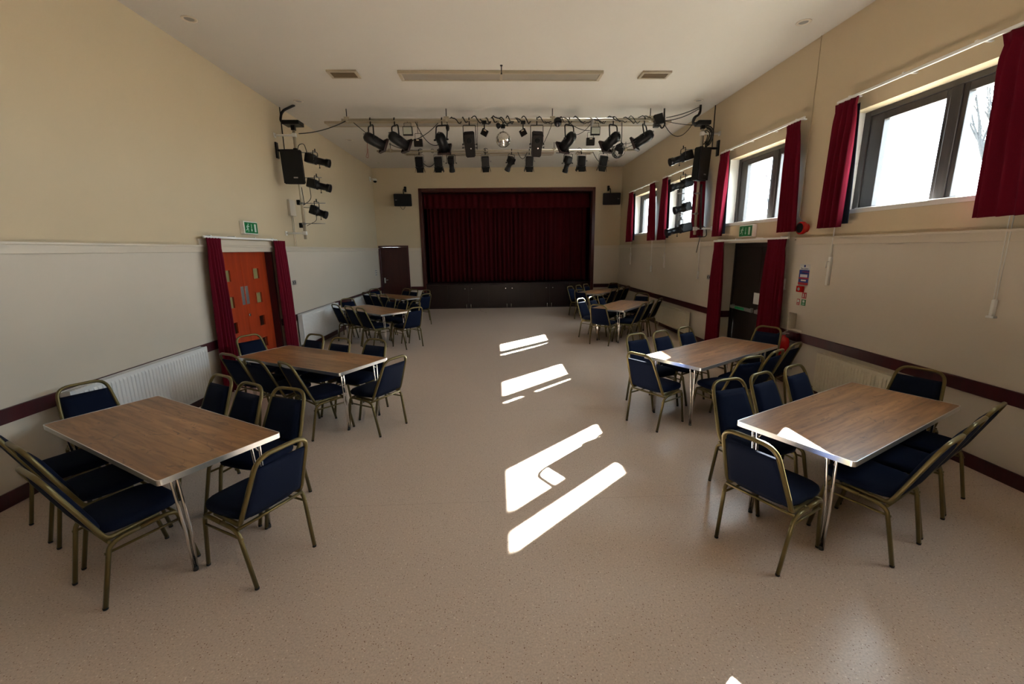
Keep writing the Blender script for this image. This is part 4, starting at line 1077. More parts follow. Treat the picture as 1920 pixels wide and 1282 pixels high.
def fresnel(x, label, lean=0.0, barn=0.0):
    """small fresnel with barn doors on the rear bar, pointing steeply down to the stage"""
    c = Vector((x, CY, 4.19))
    e = thing('fresnel_lantern', label, 'stage lantern', c, group='small fresnels on the rear bar')
    M = Matrix.Rotation(lean, 4, 'Y') @ Matrix.Rotation(math.radians(18), 4, 'X')
    bm = B(); bbox(bm, (-0.095, -0.10, -0.08), (0.095, 0.09, 0.15), 0.02, M=M)
    for k in range(4): box(bm, (-0.06, -0.094, 0.02+0.03*k), (0.06, -0.09, 0.035+0.03*k), M=M)
    obj('lantern_body', bm, BLACK, e)
    bm = B(); lathe(bm, M @ Vector((0, 0, -0.06)), M.to_3x3() @ Vector((0, 0, -1)), [(0, 0.09), (0.03, 0.09)], 18); box(bm, (-0.105, -0.105, -0.10), (0.105, 0.10, -0.085), M=M); obj('front_ring', bm, BLACK, e)
    for a, fl in ((0, 0.42), (PI/2, 0.25), (PI, 0.42), (-PI/2, 0.25)):
        MM = M @ Matrix.Rotation(a+barn*0.15, 4, 'Z') @ Matrix.Translation((0, -0.095, -0.10)) @ Matrix.Rotation(-fl, 4, 'X')
        b2 = B(); v = box(b2, (-0.095, -0.003, -0.12), (0.095, 0.003, 0), M=None)
        for q in v:
            if q.co.z < -0.05: q.co.x *= 0.85 if a in (0, PI) else 1.15
        bmesh.ops.transform(b2, matrix=MM, verts=b2.verts)
        obj('barn_door', b2, BLACKM, e)
    top = CZ-0.085-c.z
    bm = B(); tube(bm, rounded([(-0.112, 0, 0.03), (-0.112, 0, top), (0.112, 0, top), (0.112, 0, 0.03)], 0.03, 4), 0.007, 8)
    lathe(bm, (0.104, 0, 0.03), (1, 0, 0), [(0, 0.006), (0.03, 0.006), (0.032, 0.02), (0.045, 0.02)], 10)
    obj('yoke', bm, STEEL, e)
    bm = B(); clamp(bm, 0, 0, CZ-c.z, 0.028); obj('hook_clamp', bm, BLACK, e)
fresnel(-1.891, 'leftmost small fresnel with barn doors on the rear bar', 0.02, 1)
fresnel(-1.412, 'second small fresnel from the left on the rear bar')
fresnel(-0.214, 'small fresnel on the rear bar to the left of centre', -0.03)
fresnel(0.912, 'small fresnel behind the right tall box lantern', 0.02)
fresnel(2.259, 'second small fresnel from the right on the rear bar')
fresnel(2.824, 'rightmost small fresnel on the rear bar, leaning left', 0.10, -1)

def profile_spot(p0, p1, hangpt, label, group, r=0.065, name='profile_spot', horizontal=False):
    """slim profile lantern; p0 lamp house end, p1 lens end; hangpt = where its hook grips"""
    p0, p1, hangpt = Vector(p0), Vector(p1), Vector(hangpt)
    d = (p1-p0).normalized(); L = (p1-p0).length
    mid = p0+d*L*0.42
    e = thing(name, label, 'stage lantern', mid, group=group); o = -mid
    M = axis_frame(d); M.translation = p0+o
    bm = B(); bbox(bm, (-r*1.05, 0, -r*0.95), (r*1.05, L*0.42, r*1.25), 0.018, M=M)
    for k in range(4): box(bm, (-r*0.8, L*0.05+L*0.08*k, r*1.25), (r*0.8, L*0.05+L*0.08*k+0.012, r*1.32), M=M)
    obj('lamp_house', bm, BLACK, e)
    bm = B(); lathe(bm, p0+o+d*L*0.40, d, [(0, r*1.05), (L*0.06, r*1.05), (L*0.07, r*0.82), (L*0.42, r*0.82), (L*0.44, r*0.98), (L*0.56, r*0.98), (L*0.60, r*1.02), (L*0.60, r*0.8)], 20)
    obj('lens_tube', bm, BLACK, e)
    side = d.cross(Vector((0, 0, 1)))
    side = side.normalized() if side.length > 0.3 else Vector((1, 0, 0))
    if abs(d.z) > 0.8: side = Vector((1, 0, 0))
    top = Vector((mid.x, mid.y, hangpt.z-0.02)) if horizontal else hangpt+Vector((0, 0, -0.09))
    pl, pr = mid-side*(r*1.45), mid+side*(r*1.45)
    up = top-mid
    bm = B(); tube(bm, [q+o for q in rounded([pl, pl+up, pr+up, pr], 0.025, 4)], 0.007, 8)
    for p, s in ((pl, -1), (pr, 1)): lathe(bm, p+o-side*s*0.01, side*s, [(0, 0.006), (0.03, 0.006), (0.032, 0.018), (0.045, 0.018)], 10)
    lathe(bm, mid+o+d*0.06, (0, 0, -1) if abs(d.z) < 0.6 else (0, -1, 0), [(0, 0.006), (r+0.035, 0.006), (r+0.036, 0.014), (r+0.05, 0.014)], 8)
    obj('yoke', bm, BLACK, e)
    bm = B()
    if horizontal: tube(bm, [top+o+Vector((0, 0, -0.01)), top+o+Vector((0, 0, 0.05))], 0.01)
    else: clamp(bm, hangpt.x+o.x, hangpt.y+o.y, hangpt.z+o.z, 0.028)
    obj('hook_clamp', bm, BLACK, e)
    return e
G2 = 'slim profile spots on the rear bar'
profile_spot((-1.094, CY-0.03, 4.33), (-1.082, CY+0.14, 4.0), (-1.09, CY, CZ), 'leftmost slim profile spot on the rear bar, pointing straight down', G2, 0.075)
profile_spot((0.483, CY-0.03, 4.30), (0.339, CY+0.14, 4.02), (0.46, CY, CZ), 'slim profile spot under the mirror ball, leaning left', G2, 0.075)
profile_spot((1.935, CY-0.03, 4.32), (1.856, CY+0.14, 3.97), (1.92, CY, CZ), 'rightmost slim profile spot on the rear bar', G2, 0.075)

# ------------------------------------------------------------ corner lighting poles with speakers
def pole(x, y, side, label, arms):
    xw = XL if side < 0 else XR
    e = thing('lighting_pole', label, 'lighting pole', (x, y, 2.25), group='corner lighting poles')
    bm = B(); tube(bm, [(0, 0, 0), (0, 0, 2.0)], 0.026, 14); obj('pipe', bm, GALV, e)
    for z, r, m in ((0.115, 0.018, WPLAS), (1.86, 0.018, WPLAS), (1.60, 0.022, BLACK)):
        bm = B(); tube(bm, [(0, 0, z), (xw-x, 0, z)], r, 10)
        if m is BLACK: bbox(bm, (xw-x-side*0.03, -0.04, z-0.14), (xw-x, 0.04, z+0.14), 0.004)
        else: bbox(bm, (xw-x-side*0.012, -0.04, z-0.04), (xw-x, 0.04, z+0.04), 0.003)
        bbox(bm, (-0.035, -0.035, z-0.035), (0.035, 0.035, z+0.035), 0.008)
        obj('wall_arm', bm, m, e)
    for z, l in arms:
        bm = B(); tube(bm, [(0, 0, z), (-side*l, 0, z)], 0.008, 8); bbox(bm, (-0.03, -0.03, z-0.02), (0.03, 0.03, z+0.02), 0.006); obj('lantern_arm', bm, STEEL, e)
    return e
PLX, PRX, PY = -3.655, 3.965, 8.62
pole(PLX, PY, -1, 'pale vertical lighting pole fixed to the left wall', [(1.56, 0.35), (1.12, 0.42), (0.66, 0.44), (0.29, 0.40)])
pole(PRX, PY, 1, 'pale vertical lighting pole fixed to the right wall', [(1.58, 0.32), (1.12, 0.35), (0.78, 0.42), (0.40, 0.44)])

def loudspeaker(c, w, h, d, rz, rx, label, group, brk=None):
    e = thing('loudspeaker', label, 'loudspeaker', c, group=group)
    e.rotation_euler = (rx, 0, rz)
    bm = B()
    b2 = bmesh.new(); v = box(b2, (-w/2, 0.012, -h/2), (w/2, d, h/2))
    for q in v:
        if q.co.y > 0.1: q.co.x *= 0.72
    bmesh.ops.bevel(b2, geom=list(b2.edges), offset=0.015, segments=2, affect='EDGES')
    me = bpy.data.meshes.new('t'); b2.to_mesh(me); b2.free(); bm.from_mesh(me); bpy.data.meshes.remove(me)
    obj('cabinet', bm, BLACKM, e)
    bm = B(); bbox(bm, (-w/2+0.012, -0.006, -h/2+0.012), (w/2-0.012, 0.016, h/2-0.012), 0.008)
    obj('grille', bm, BLACK, e)
    bm = B()
    if h > w: bbox(bm, (0.0, -0.009, -h*0.33), (0.075, -0.005, -h*0.33+0.022), 0.002)
    else:
        s = -1 if c[0] < 0 else 1
        bbox(bm, (s*w*0.36-0.03, -0.009, -0.004), (s*w*0.36+0.03, -0.005, 0.010), 0.002)
    obj('maker_badge', bm, STEEL, e)
    return e
loudspeaker((-3.675, 8.44, 3.53), 0.385, 0.585, 0.15, 0.10, 0.10, 'large black upright loudspeaker on the left lighting pole', 'corner loudspeakers')
loudspeaker((3.955, 8.40, 3.53), 0.36, 0.58, 0.17, 0.60, 0.06, 'large black upright loudspeaker on the right lighting pole', 'corner loudspeakers')
loudspeaker((-3.01, 14.80, 3.64), 0.585, 0.39, 0.2, 0.08, 0.10, 'wide black loudspeaker on the back wall left of the stage', 'stage loudspeakers')
loudspeaker((3.91, 14.80, 3.62), 0.60, 0.38, 0.2, -0.08, 0.10, 'wide black loudspeaker on the back wall right of the stage', 'stage loudspeakers')
for x, z, lab in ((-2.95, 4.0, 'black wall bracket above the left stage loudspeaker'), (3.84, 3.98, 'black wall bracket above the right stage loudspeaker')):
    e = thing('speaker_bracket', lab, 'bracket', (x, YB, z), group='stage speaker brackets')
    bm = B(); bbox(bm, (-0.035, -0.02, -0.08), (0.035, 0, 0.09), 0.006); obj('wall_plate', bm, BLACK, e)
    bm = B(); lathe(bm, (0, -0.01, 0.05), (0, -1, 0), [(0, 0.04), (0.05, 0.04)], 14); lathe(bm, (0, -0.01, -0.03), (0, -1, 0), [(0, 0.035), (0.06, 0.035)], 14)
    tube(bm, rounded([(0, -0.04, 0.05), (-0.05*(1 if x < 0 else -1), -0.11, -0.03), (-0.05*(1 if x < 0 else -1), -0.12, -0.16)], 0.02), 0.015); obj('arm', bm, BLACK, e)
bm = B(); tube(bm, [Vector((-3.10, YB-0.16, 3.47))+Vector((0.09*math.sin(a), 0, -0.11*math.sin(a*0.5+0.0) if 0 else -0.10*math.sin(a/2))) if 0 else Vector((-3.12+0.16*a/PI, YB-0.14, 3.45-0.10*math.sin(a))) for a in [PI*k/10 for k in range(11)]], 0.006)
tag(obj('speaker_lead', bm, RUBBER), 'looped black lead under the left stage loudspeaker', 'cable')
G3 = 'lanterns on the left pole'
profile_spot((-3.49, PY, 3.715), (-3.06, PY, 3.615), (-3.29, PY, 3.845), 'top black spotlight on the left lighting pole', G3, 0.075, horizontal=True)
profile_spot((-3.50, PY, 3.275), (-3.09, PY, 3.175), (-3.24, PY, 3.41), 'middle black spotlight on the left lighting pole', G3, 0.075, horizontal=True)
profile_spot((-3.50, PY, 2.80), (-3.21, PY, 2.69), (-3.30, PY, 2.96), 'lowest and shortest black spotlight on the left lighting pole', G3, 0.075, horizontal=True)
G4 = 'lanterns on the right pole'
profile_spot((3.80, PY, 3.735), (3.37, PY, 3.60), (3.60, PY, 3.87), 'top black spotlight on the right lighting pole', G4, 0.075, horizontal=True)
profile_spot((3.83, PY, 3.24), (3.41, PY, 3.13), (3.60, PY, 3.40), 'second black spotlight down the right lighting pole', G4, 0.075, horizontal=True)
profile_spot((3.84, PY, 2.79), (3.52, PY, 2.71), (3.66, PY, 2.93), 'third black spotlight down the right pole, seen against the window', G4, 0.075, horizontal=True)
profile_spot((3.88, PY, 2.40), (3.38, PY, 2.29), (3.64, PY, 2.56), 'bottom black spotlight on the right lighting pole', G4, 0.075, horizontal=True)
# connector boxes on top of the poles and the thick hoses to the ceiling
e = thing('connector_box', 'black flat connector box on top of the left lighting pole', 'connector box', (PLX, PY, 4.25))
bm = B(); bbox(bm, (-0.15, -0.12, 0.02), (0.15, 0.12, 0.09), 0.008); bbox(bm, (-0.035, -0.035, -0.06), (0.035, 0.035, 0.03), 0.006); obj('box_body', bm, BLACK, e)
bm = B(); tube(bm, rounded([(-0.14, 0, 0.05), (-0.22, 0, 0.10), (-0.20, 0.05, 0.28), (-0.02, 0.2, ZC-4.25)], 0.12, 8), 0.022, 10); obj('hose', bm, RUBBER, e)
e = thing('connector_box', 'black connector box crowded with leads on top of the right lighting pole', 'connector box', (PRX, PY, 4.25))
bm = B(); bbox(bm, (-0.13, -0.10, 0.0), (0.12, 0.10, 0.08), 0.02); bbox(bm, (-0.035, -0.035, -0.06), (0.035, 0.035, 0.03), 0.006); obj('box_body', bm, BLACK, e)
bm = B(); tube(bm, rounded([(-0.11, 0, 0.04), (-0.20, 0, 0.04), (-0.16, 0.05, 0.16), (0.0, 0.15, 0.24), (0.03, 0.22, ZC-4.25)], 0.09, 8), 0.022, 10); obj('hose', bm, RUBBER, e)
bm = B(); rnd = random.Random(4)
for k in range(9):
    r = rnd.uniform(0.10, 0.21); ph = rnd.uniform(-0.1, 0.1)
    tube(bm, [Vector((0.05+r*0.75*math.sin(t), ph+0.02*math.cos(3*t), -0.19+r*math.cos(t)+0.0)) for t in [PI*(0.0+1.05*q/14) for q in range(15)]], 0.010, 6)
for k in range(5):
    tube(bm, catenary((0.03, rnd.uniform(-.06, .06), 0.0), (rnd.uniform(-0.03, 0.06), rnd.uniform(-.06, .02), -0.45), 0.02), 0.007, 6)
obj('lead_bundle', bm, RUBBER, e)
bm = B(); tube(bm, catenary((PRX+0.06, PY, 3.2), (PRX+0.10, PY-0.02, 2.35), 0.03), 0.02, 8); tube(bm, rounded([(PRX+0.05, PY, 2.42), (PRX+0.22, PY, 2.40), (PRX+0.25, PY, 2.2), (PRX+0.05, PY-0.02, 2.22)], 0.08, 6), 0.008, 6); tube(bm, catenary((PRX+0.12, PY, 2.25), (PRX+0.06, PY, 1.9), 0.0), 0.005, 6)
tag(obj('pole_cables', bm, RUBBER), 'black leads running down the right lighting pole', 'cable')
bm = B(); tube(bm, catenary((PLX+0.03, PY, 3.2), (PLX+0.05, PY, 2.9), -0.0), 0.006, 6); tube(bm, rounded([(PLX+0.03, PY, 3.85), (PLX+0.06, PY, 3.95), (PLX+0.16, PY, 3.97), (PLX+0.20, PY, 3.80)], 0.05), 0.007, 6)
tube(bm, rounded([(PLX+0.18, PY, 3.2), (PLX+0.19, PY, 2.98), (PLX+0.03, PY, 2.88)], 0.08), 0.006, 6); tube(bm, rounded([(PLX+0.03, PY, 2.84), (PLX+0.22, PY, 2.82), (PLX+0.26, PY, 2.6), (PLX+0.05, PY, 2.5)], 0.07), 0.005, 6)
tag(obj('pole_cables', bm, RUBBER), 'thin black leads looping round the left lighting pole', 'cable')
for z, lab in ((2.93, 'upper small black socket on the left lighting pole'), (2.51, 'lower small black socket on the left lighting pole')):
    bm = B(); bbox(bm, (PLX-0.085, PY-0.03, z-0.045), (PLX-0.03, PY+0.03, z+0.045), 0.006); tag(obj('pole_socket', bm, BLACKM), lab, 'socket', 'sockets on the left pole')
for x, lab in ((XL+0.012, 'thin dark conduit down the left wall by the lighting pole'), (XR-0.012, 'thin dark conduit down the right wall by the lighting pole')):
    y = 8.93 if x < 0 else 8.86
    bm = B(); tube(bm, [(x, y, ZC), (x, y, 3.90)], 0.009); tag(obj('wall_conduit', bm, BLACK), lab, 'conduit', 'dark wall conduits')
# cctv
e = thing('dome_camera', 'small white dome camera high in the back left corner', 'security camera', (-3.84, 14.72, 4.24))
bm = B(); tube(bm, [(XL+3.84, 0.05, 0.05), (0, 0, 0.05)], 0.018); bbox(bm, (XL+3.84, -0.05, -0.02), (XL+3.86, 0.12, 0.12), 0.004); lathe(bm, (0, 0, 0.06), (0, 0, -1), [(0, 0.04), (0.02, 0.06), (0.07, 0.062)], 20); obj('camera_mount', bm, WPLAS, e)
bm = B(); lathe(bm, (0, 0, -0.01), (0, 0, -1), [(0, 0.058), (0.03, 0.052), (0.055, 0.03), (0.062, 0.005)], 20); obj('dome', bm, BLACK, e)

# ------------------------------------------------------------ cables on and between the bars
def helix(bm, x0, x1, y, z, r, turns, cr, ph, wob=0.01, seed=1):
    rnd = random.Random(seed); n = int(turns*12)
    off = [rnd.uniform(-wob, wob) for _ in range(n+2)]
    w1, w2, p1 = rnd.uniform(2.2, 3.4), rnd.uniform(5, 7), rnd.uniform(0, 6)
    def A(k): return ph+2*PI*turns*k/n+1.1*math.sin(w1*k/12+p1)+0.5*math.sin(w2*k/12)
    def W(k): return r+off[k]+0.016*(1+math.sin(w1*k/9+p1*2))
    tube(bm, [(x0+(x1-x0)*k/n, y+W(k)*math.cos(A(k)), z+W(k)*math.sin(A(k))-0.006) for k in range(n+1)], cr, 6)
for x0, x1, turns, ph, cr, lab in ((-0.85, 0.55, 6.5, 0.3, 0.011, 'thick black cable wound round the middle of the front bar'), (-0.25, 0.9, 5.2, 2.2, 0.012, 'second black cable wound round the front bar by the mirror ball'),
                              (0.9, 3.1, 6.5, 1.0, 0.009, 'black cable wound round the right half of the front bar'), (1.0, 3.0, 5.6, 3.4, 0.008, 'thinner black cable wound round the right half of the front bar')):
    bm = B(); helix(bm, x0, x1, BY, BZ, 0.036, turns, cr, ph, seed=int(x0*10)+30)
    tag(obj('power_cable', bm, RUBBER), lab, 'cable', 'cables wound round the front bar')
cab = [
 ((-2.80, BY, 4.47), (-3.58, PY+0.02, 4.14), 0.05, 0.009, 'black cable sagging from the front bar to the left pole'),
 ((3.40, BY-0.02, 4.50), (4.02, 8.85, 4.66), 0.03, 0.008, 'upper black cable from the front bar end to the right corner'),
 ((3.34, BY, 4.45), (4.02, 8.86, 4.64), 0.06, 0.008, 'middle black cable from the front bar end to the right corner'),
 ((3.36, BY, 4.42), (4.00, 8.86, 4.60), 0.36, 0.007, 'deep sagging black cable between the front bar and the right corner'),
 ((3.36, BY, 4.45), (3.90, 8.70, 4.28), 0.02, 0.006, 'thin black lead from the front bar end to the right pole box'),
 ((-2.68, BY, 4.43), (-2.38, BY-0.02, 4.18), 0.0, 0.007, 'black lead into the leftmost can lantern'),
 ((-1.50, BY, 4.44), (-1.05, BY-0.03, 4.03), 0.16, 0.007, 'drooping black lead left of the third can lantern'),
 ((-1.06, BY, 4.42), (-1.58, BY-0.02, 4.10), 0.05, 0.007, 'black lead from the front bar to the low left flood'),
 ((-2.05, BY+0.1, 4.07), (-1.50, 9.6, 4.06), 0.05, 0.007, 'black lead behind the second can lantern'),
 ((-0.30, BY, 4.44), (-0.32, BY-0.02, 3.93), -0.02, 0.006, 'thin black lead down the left tall box lantern'),
 ((1.16, BY, 4.42), (0.90, BY+0.02, 3.92), 0.05, 0.006, 'thin black lead down to the right tall box lantern'),
 ((1.45, BY, 4.45), (1.90, BY-0.02, 4.27), 0.05, 0.006, 'thin black lead into the right-hand pale flood'),
 ((1.95, BY, 4.44), (1.60, BY-0.03, 4.19), 0.06, 0.006, 'thin black lead into the can lantern right of centre'),
 ((2.46, BY, 4.06), (2.83, BY, 4.10), 0.05, 0.006, 'upper thin lead between the two rightmost can lanterns'),
 ((2.50, BY, 3.92), (2.86, BY, 4.06), 0.02, 0.006, 'lower thin lead between the two rightmost can lanterns'),
 ((-1.80, CY, 4.20), (-1.50, CY, 4.20), 0.10, 0.008, 'drooping lead between the two leftmost small fresnels'),
 ((0.62, CY, 4.44), (0.86, CY, 4.44), 0.16, 0.008, 'looped lead on the rear bar near the centre'),
 ((1.60, CY, 4.42), (2.10, CY, 4.46), 0.02, 0.009, 'black lead along the rear bar right of centre'),
 ((2.55, CY, 4.44), (2.72, CY, 4.20), 0.03, 0.007, 'black lead into the rightmost small fresnel'),
]
for a, b, sag, r, lab in cab:
    bm = B(); tube(bm, catenary(a, b, sag), r, 6); tag(obj('power_cable', bm, RUBBER), lab, 'cable', 'cables among the stage lights')
bm = B(); tube(bm, rounded([(-2.43, BY-0.05, 4.12), (-2.45, BY-0.05, 3.88), (-2.48, BY-0.05, 3.80), (-2.44, BY-0.05, 3.78), (-2.43, BY-0.05, 3.95)], 0.02), 0.004, 6)
bmesh.ops.translate(bm, vec=-FIRST_CAN.location, verts=bm.verts)
tag(obj('safety_cord', bm, REDCORD, FIRST_CAN), 'thin red cord')
for k, (x, r) in enumerate(((-1.85, 0.06), (-1.55, 0.05), (-0.20, 0.065), (2.20, 0.06), (2.75, 0.05))):
    lab = ['coiled lead over the leftmost small fresnel', 'coiled lead left of the second small fresnel', 'coiled lead over the small fresnel left of centre', 'coiled lead over the second small fresnel from the right', 'coiled lead over the rightmost small fresnel'][k]
    bm = B(); tube(bm, [(x+r*math.cos(t), CY+0.01*math.sin(3*t), CZ+0.005+r*math.sin(t)*0.8) for t in [2*PI*q/20 for q in range(20)]], 0.007, 6, closed=True)
    tag(obj('lead_coil', bm, RUBBER), lab, 'cable', 'coiled leads on the rear bar')
e = thing('cable_hank', 'tangled hank of black leads hanging behind the second can from the right', 'cable', (2.49, BY+0.02, 3.98))
bm = B(); rnd = random.Random(9)
for k in range(8):
    r = rnd.uniform(0.07, 0.15); cx = rnd.uniform(-0.03, 0.05); cz = rnd.uniform(-0.10, -0.02)
    tube(bm, [(cx+r*0.75*math.cos(t), 0.03*math.sin(2*t+k), cz+r*math.sin(t)*1.15) for t in [2*PI*q/18 for q in range(18)]], 0.0055, 6, closed=True)
tube(bm, [(0.06, 0, -0.08), (0.05, 0, 0.46)], 0.008, 6)
obj('lead_loops', bm, RUBBER, e)
bm = B(); bbox(bm, (-0.06, -0.03, -0.08), (0.06, 0.03, 0.06), 0.015, M=Matrix.Rotation(0.5, 4, 'Y')); bbox(bm, (0.0, -0.04, -0.14), (0.08, 0.03, -0.02), 0.01); obj('transformer', bm, BLACK, e)
bm = B(); bbox(bm, (-0.10, -0.035, 0.05), (0.06, -0.01, 0.085), 0.006, M=Matrix.Rotation(-0.4, 4, 'Y')); obj('pale_wrap', bm, WPLAS, e)

# ------------------------------------------------------------ tables
def make_table():
    t = thing('folding_table', '', 'table', (0, 0, 0))
    L, W, H = 0.91, 0.38, 0.72
    def rr(l, w, r, n=4):
        out = []
        for cx, cy, a0 in ((l-r, w-r, 0), (-l+r, w-r, PI/2), (-l+r, -w+r, PI), (l-r, -w+r, 1.5*PI)):
            out += [(cx+r*math.cos(a0+PI/2*k/n), cy+r*math.sin(a0+PI/2*k/n)) for k in range(n+1)]
        return out
    bm = B(); o = rr(L-0.004, W-0.004, 0.022)
    a = [bm.verts.new((x, y, H)) for x, y in o]; b = [bm.verts.new((x, y, H-0.02)) for x, y in o]
    bm.faces.new(a); bm.faces.new(b[::-1])
    for i in range(len(a)): bm.faces.new((b[i], b[(i+1) % len(a)], a[(i+1) % len(a)], a[i]))
    obj('tabletop', bm, TTOP, t)
    bm = B(); oo, ii = rr(L, W, 0.025), rr(L-0.0055, W-0.0055, 0.021)
    rings = [[bm.verts.new((x, y, z)) for x, y in src] for src, z in ((ii, H+0.0015), (oo, H+0.0015), (oo, H-0.034), (ii, H-0.034))]
    n = len(oo)
    for q in range(4):
        for i in range(n): bm.faces.new((rings[q][i], rings[q][(i+1) % n], rings[(q+1) % 4][(i+1) % n], rings[(q+1) % 4][i]))
    bmesh.ops.recalc_face_normals(bm, faces=bm.faces)
    obj('edge_trim', bm, ALU, t)
    for sx in (-1, 1):
        bm = B(); box(bm, (sx*0.83-0.012, -0.33, H-0.045), (sx*0.83+0.012, 0.33, H-0.021)); obj('cross_rail', bm, ALU, t)
        for sy in (-1, 1):
            fx, fy = sx*0.825, sy*0.245
            bm = B()
            tube(bm, rounded([(sx*0.79, fy+sy*0.01, H-0.03), (sx*0.835, fy+sy*0.012, H-0.045), (fx+0.004, fy+0.012, 0.30), (fx, fy+0.007, 0.012)], 0.02), 0.0095, 8)
            tube(bm, rounded([(sx*0.79, fy-0.045, H-0.03), (sx*0.835, fy-0.045, H-0.05), (fx-0.002, fy-0.014, 0.30), (fx, fy-0.007, 0.012)], 0.02), 0.0095, 8)
            lg = obj('leg', bm, CHROME, t)
            bm = B(); lathe(bm, (fx, fy, 0.0), (0, 0, 1), [(0, 0.0155), (0.022, 0.0155), (0.026, 0.013)], 12); obj('foot_cap', bm, RUBBER, lg)
            bm = B(); tube(bm, rounded([(sx*0.83, fy, H-0.10), (sx*0.74, fy, H-0.05), (sx*0.62, fy, H-0.025)], 0.02), 0.006, 6); obj('folding_stay', bm, CHROME, t)
    return t

# ------------------------------------------------------------ chairs
def make_chair():
    t = thing('banquet_chair', '', 'chair', (0, 0, 0))
    b0 = Vector((0, 0.060, 0.435)); b1 = Vector((0, -0.115, 0.868))
    up = (b1-b0).normalized(); Lb = (b1-b0).length
    fwd = up.cross(Vector((1, 0, 0))).normalized()*-1
    if fwd.y < 0: fwd = -fwd
    def Q(x, s, d=0.0): return Vector((x, 0, 0))+b0+up*s+fwd*d
    # back frame: inverted U that turns forward under the seat
    half = [Vector((0.195, 0.33, 0.418)), Vector((0.205, 0.075, 0.412)), Q(0.207, 0.03), Q(0.166, Lb), Q(0, Lb+0.012)]
    pr = rounded(half[:4]+[Q(-0.166, Lb)]+[Vector((-p.x, p.y, p.z)) for p in half[:3]][::-1], [0, 0.06, 0.03, 0.095, 0.095, 0.03, 0.06, 0], 7)
    mid = [p for p in pr]
    bm = B(); tube(bm, mid, 0.0132, 10, sq=0.7); obj('back_frame', bm, GOLD, t)
    # back pad
    bm = B(); n, m = 12, 12
    s0, s1 = 0.012, Lb-0.085
    def hw(s): return 0.207+(0.166-0.207)*max(0, (s-0.03))/(Lb-0.03)-0.012
    F, K = [], []
    for j in range(m+1):
        v = j/m; s = s0+(s1-s0)*v
        ev = (1-abs(2*v-1)**8)**0.5
        fr, bk = [], []
        for i in range(n+1):
            u = -1+2*i/n; eu = (1-abs(u)**6)**0.5
            x = hw(s)*u
            fr.append(bm.verts.new(Q(x, s, 0.006+0.030*eu*ev))); bk.append(bm.verts.new(Q(x, s, -0.006-0.010*eu*ev)))
        F.append(fr); K.append(bk)
    for j in range(m):
        for i in range(n):
            bm.faces.new((F[j][i], F[j][i+1], F[j+1][i+1], F[j+1][i])).smooth = True
            bm.faces.new((K[j][i], K[j+1][i], K[j+1][i+1], K[j][i+1])).smooth = True
        bm.faces.new((F[j][0], F[j+1][0], K[j+1][0], K[j][0])); bm.faces.new((F[j][n], K[j][n], K[j+1][n], F[j+1][n]))
    for i in range(n):
        bm.faces.new((F[0][i], K[0][i], K[0][i+1], F[0][i+1])); bm.faces.new((F[m][i], F[m][i+1], K[m][i+1], K[m][i]))
    bmesh.ops.recalc_face_normals(bm, faces=bm.faces)
    obj('backrest', bm, NAVY, t)
    # seat cushion
    def outline(k, n=40):
        out = []
        for i in range(n):
            a = 2*PI*i/n; c, s = math.cos(a), math.sin(a)
            e = 5.0 if s > 0 else 9.0
            q = (abs(c)**4.5+abs(s)**4.5)**(-1/4.5)
            x = c*q*(0.212 if s > 0 else 0.205)*k; y = 0.262+s*q*0.212*k
            out.append((x, y))
        return out
    bm = B(); rings = []
    for k, z in ((0.90, 0.424), (0.985, 0.432), (1.0, 0.450), (0.985, 0.468), (0.93, 0.480), (0.80, 0.487), (0.55, 0.491), (0.25, 0.493)):
        rings.append([bm.verts.new((x, y, z-0.006*max(0, (y-0.40)/0.07)*(1 if z > 0.46 else 0))) for x, y in outline(k)])
    for a, b in zip(rings, rings[1:]):
        for i in range(40): bm.faces.new((a[i], a[(i+1) % 40], b[(i+1) % 40], b[i])).smooth = True
    bm.faces.new(rings[0][::-1]); bm.faces.new(rings[-1]).smooth = True
    obj('seat', bm, NAVY, t)
    # legs: front and rear tubes meeting in the side rail
    for s in (-1, 1):
        x0 = s*0.205
        for pts in ([(s*0.205, 0.49, 0.012), (s*0.215, 0.415, 0.385), (s*0.222, 0.36, 0.405), (s*0.226, 0.22, 0.400)],
                    [(s*0.210, 0.0, 0.012), (s*0.226, 0.068, 0.37), (s*0.228, 0.12, 0.398), (s*0.226, 0.22, 0.400)]):
            bm = B(); tube(bm, rounded(pts, [0, 0.055, 0.03, 0], 5), 0.0122, 10, sq=0.7)
            lg = obj('leg', bm, GOLD, t)
            bm = B(); p = Vector(pts[0]); tube(bm, [(p.x, p.y, 0.0), (p.x, p.y-0.001, 0.014)], 0.0128, 8, sq=0.6); obj('foot_cap', bm, RUBBER, lg)
        bm = B(); tube(bm, [(s*0.2215, 0.045, 0.335), (s*0.214, 0.428, 0.330)], 0.0075, 8, sq=0.6); obj('stretcher', bm, GOLD, t)
    bm = B()
    for y, z, r in ((0.075, 0.395, 0.010), (0.40, 0.400, 0.009)): tube(bm, [(-0.224, y, z), (0.224, y, z)], r, 8, sq=0.6)
    for s in (-1, 1): tube(bm, [(s*0.226, 0.22, 0.400), (s*0.197, 0.22, 0.414)], 0.010, 8)
    obj('seat_frame', bm, GOLD, t)
    return t

def copy_tree(o, parent=None):
    c = o.copy(); COL.objects.link(c); c.parent = parent
    for ch in list(o.children): copy_tree(ch, c)
    return c

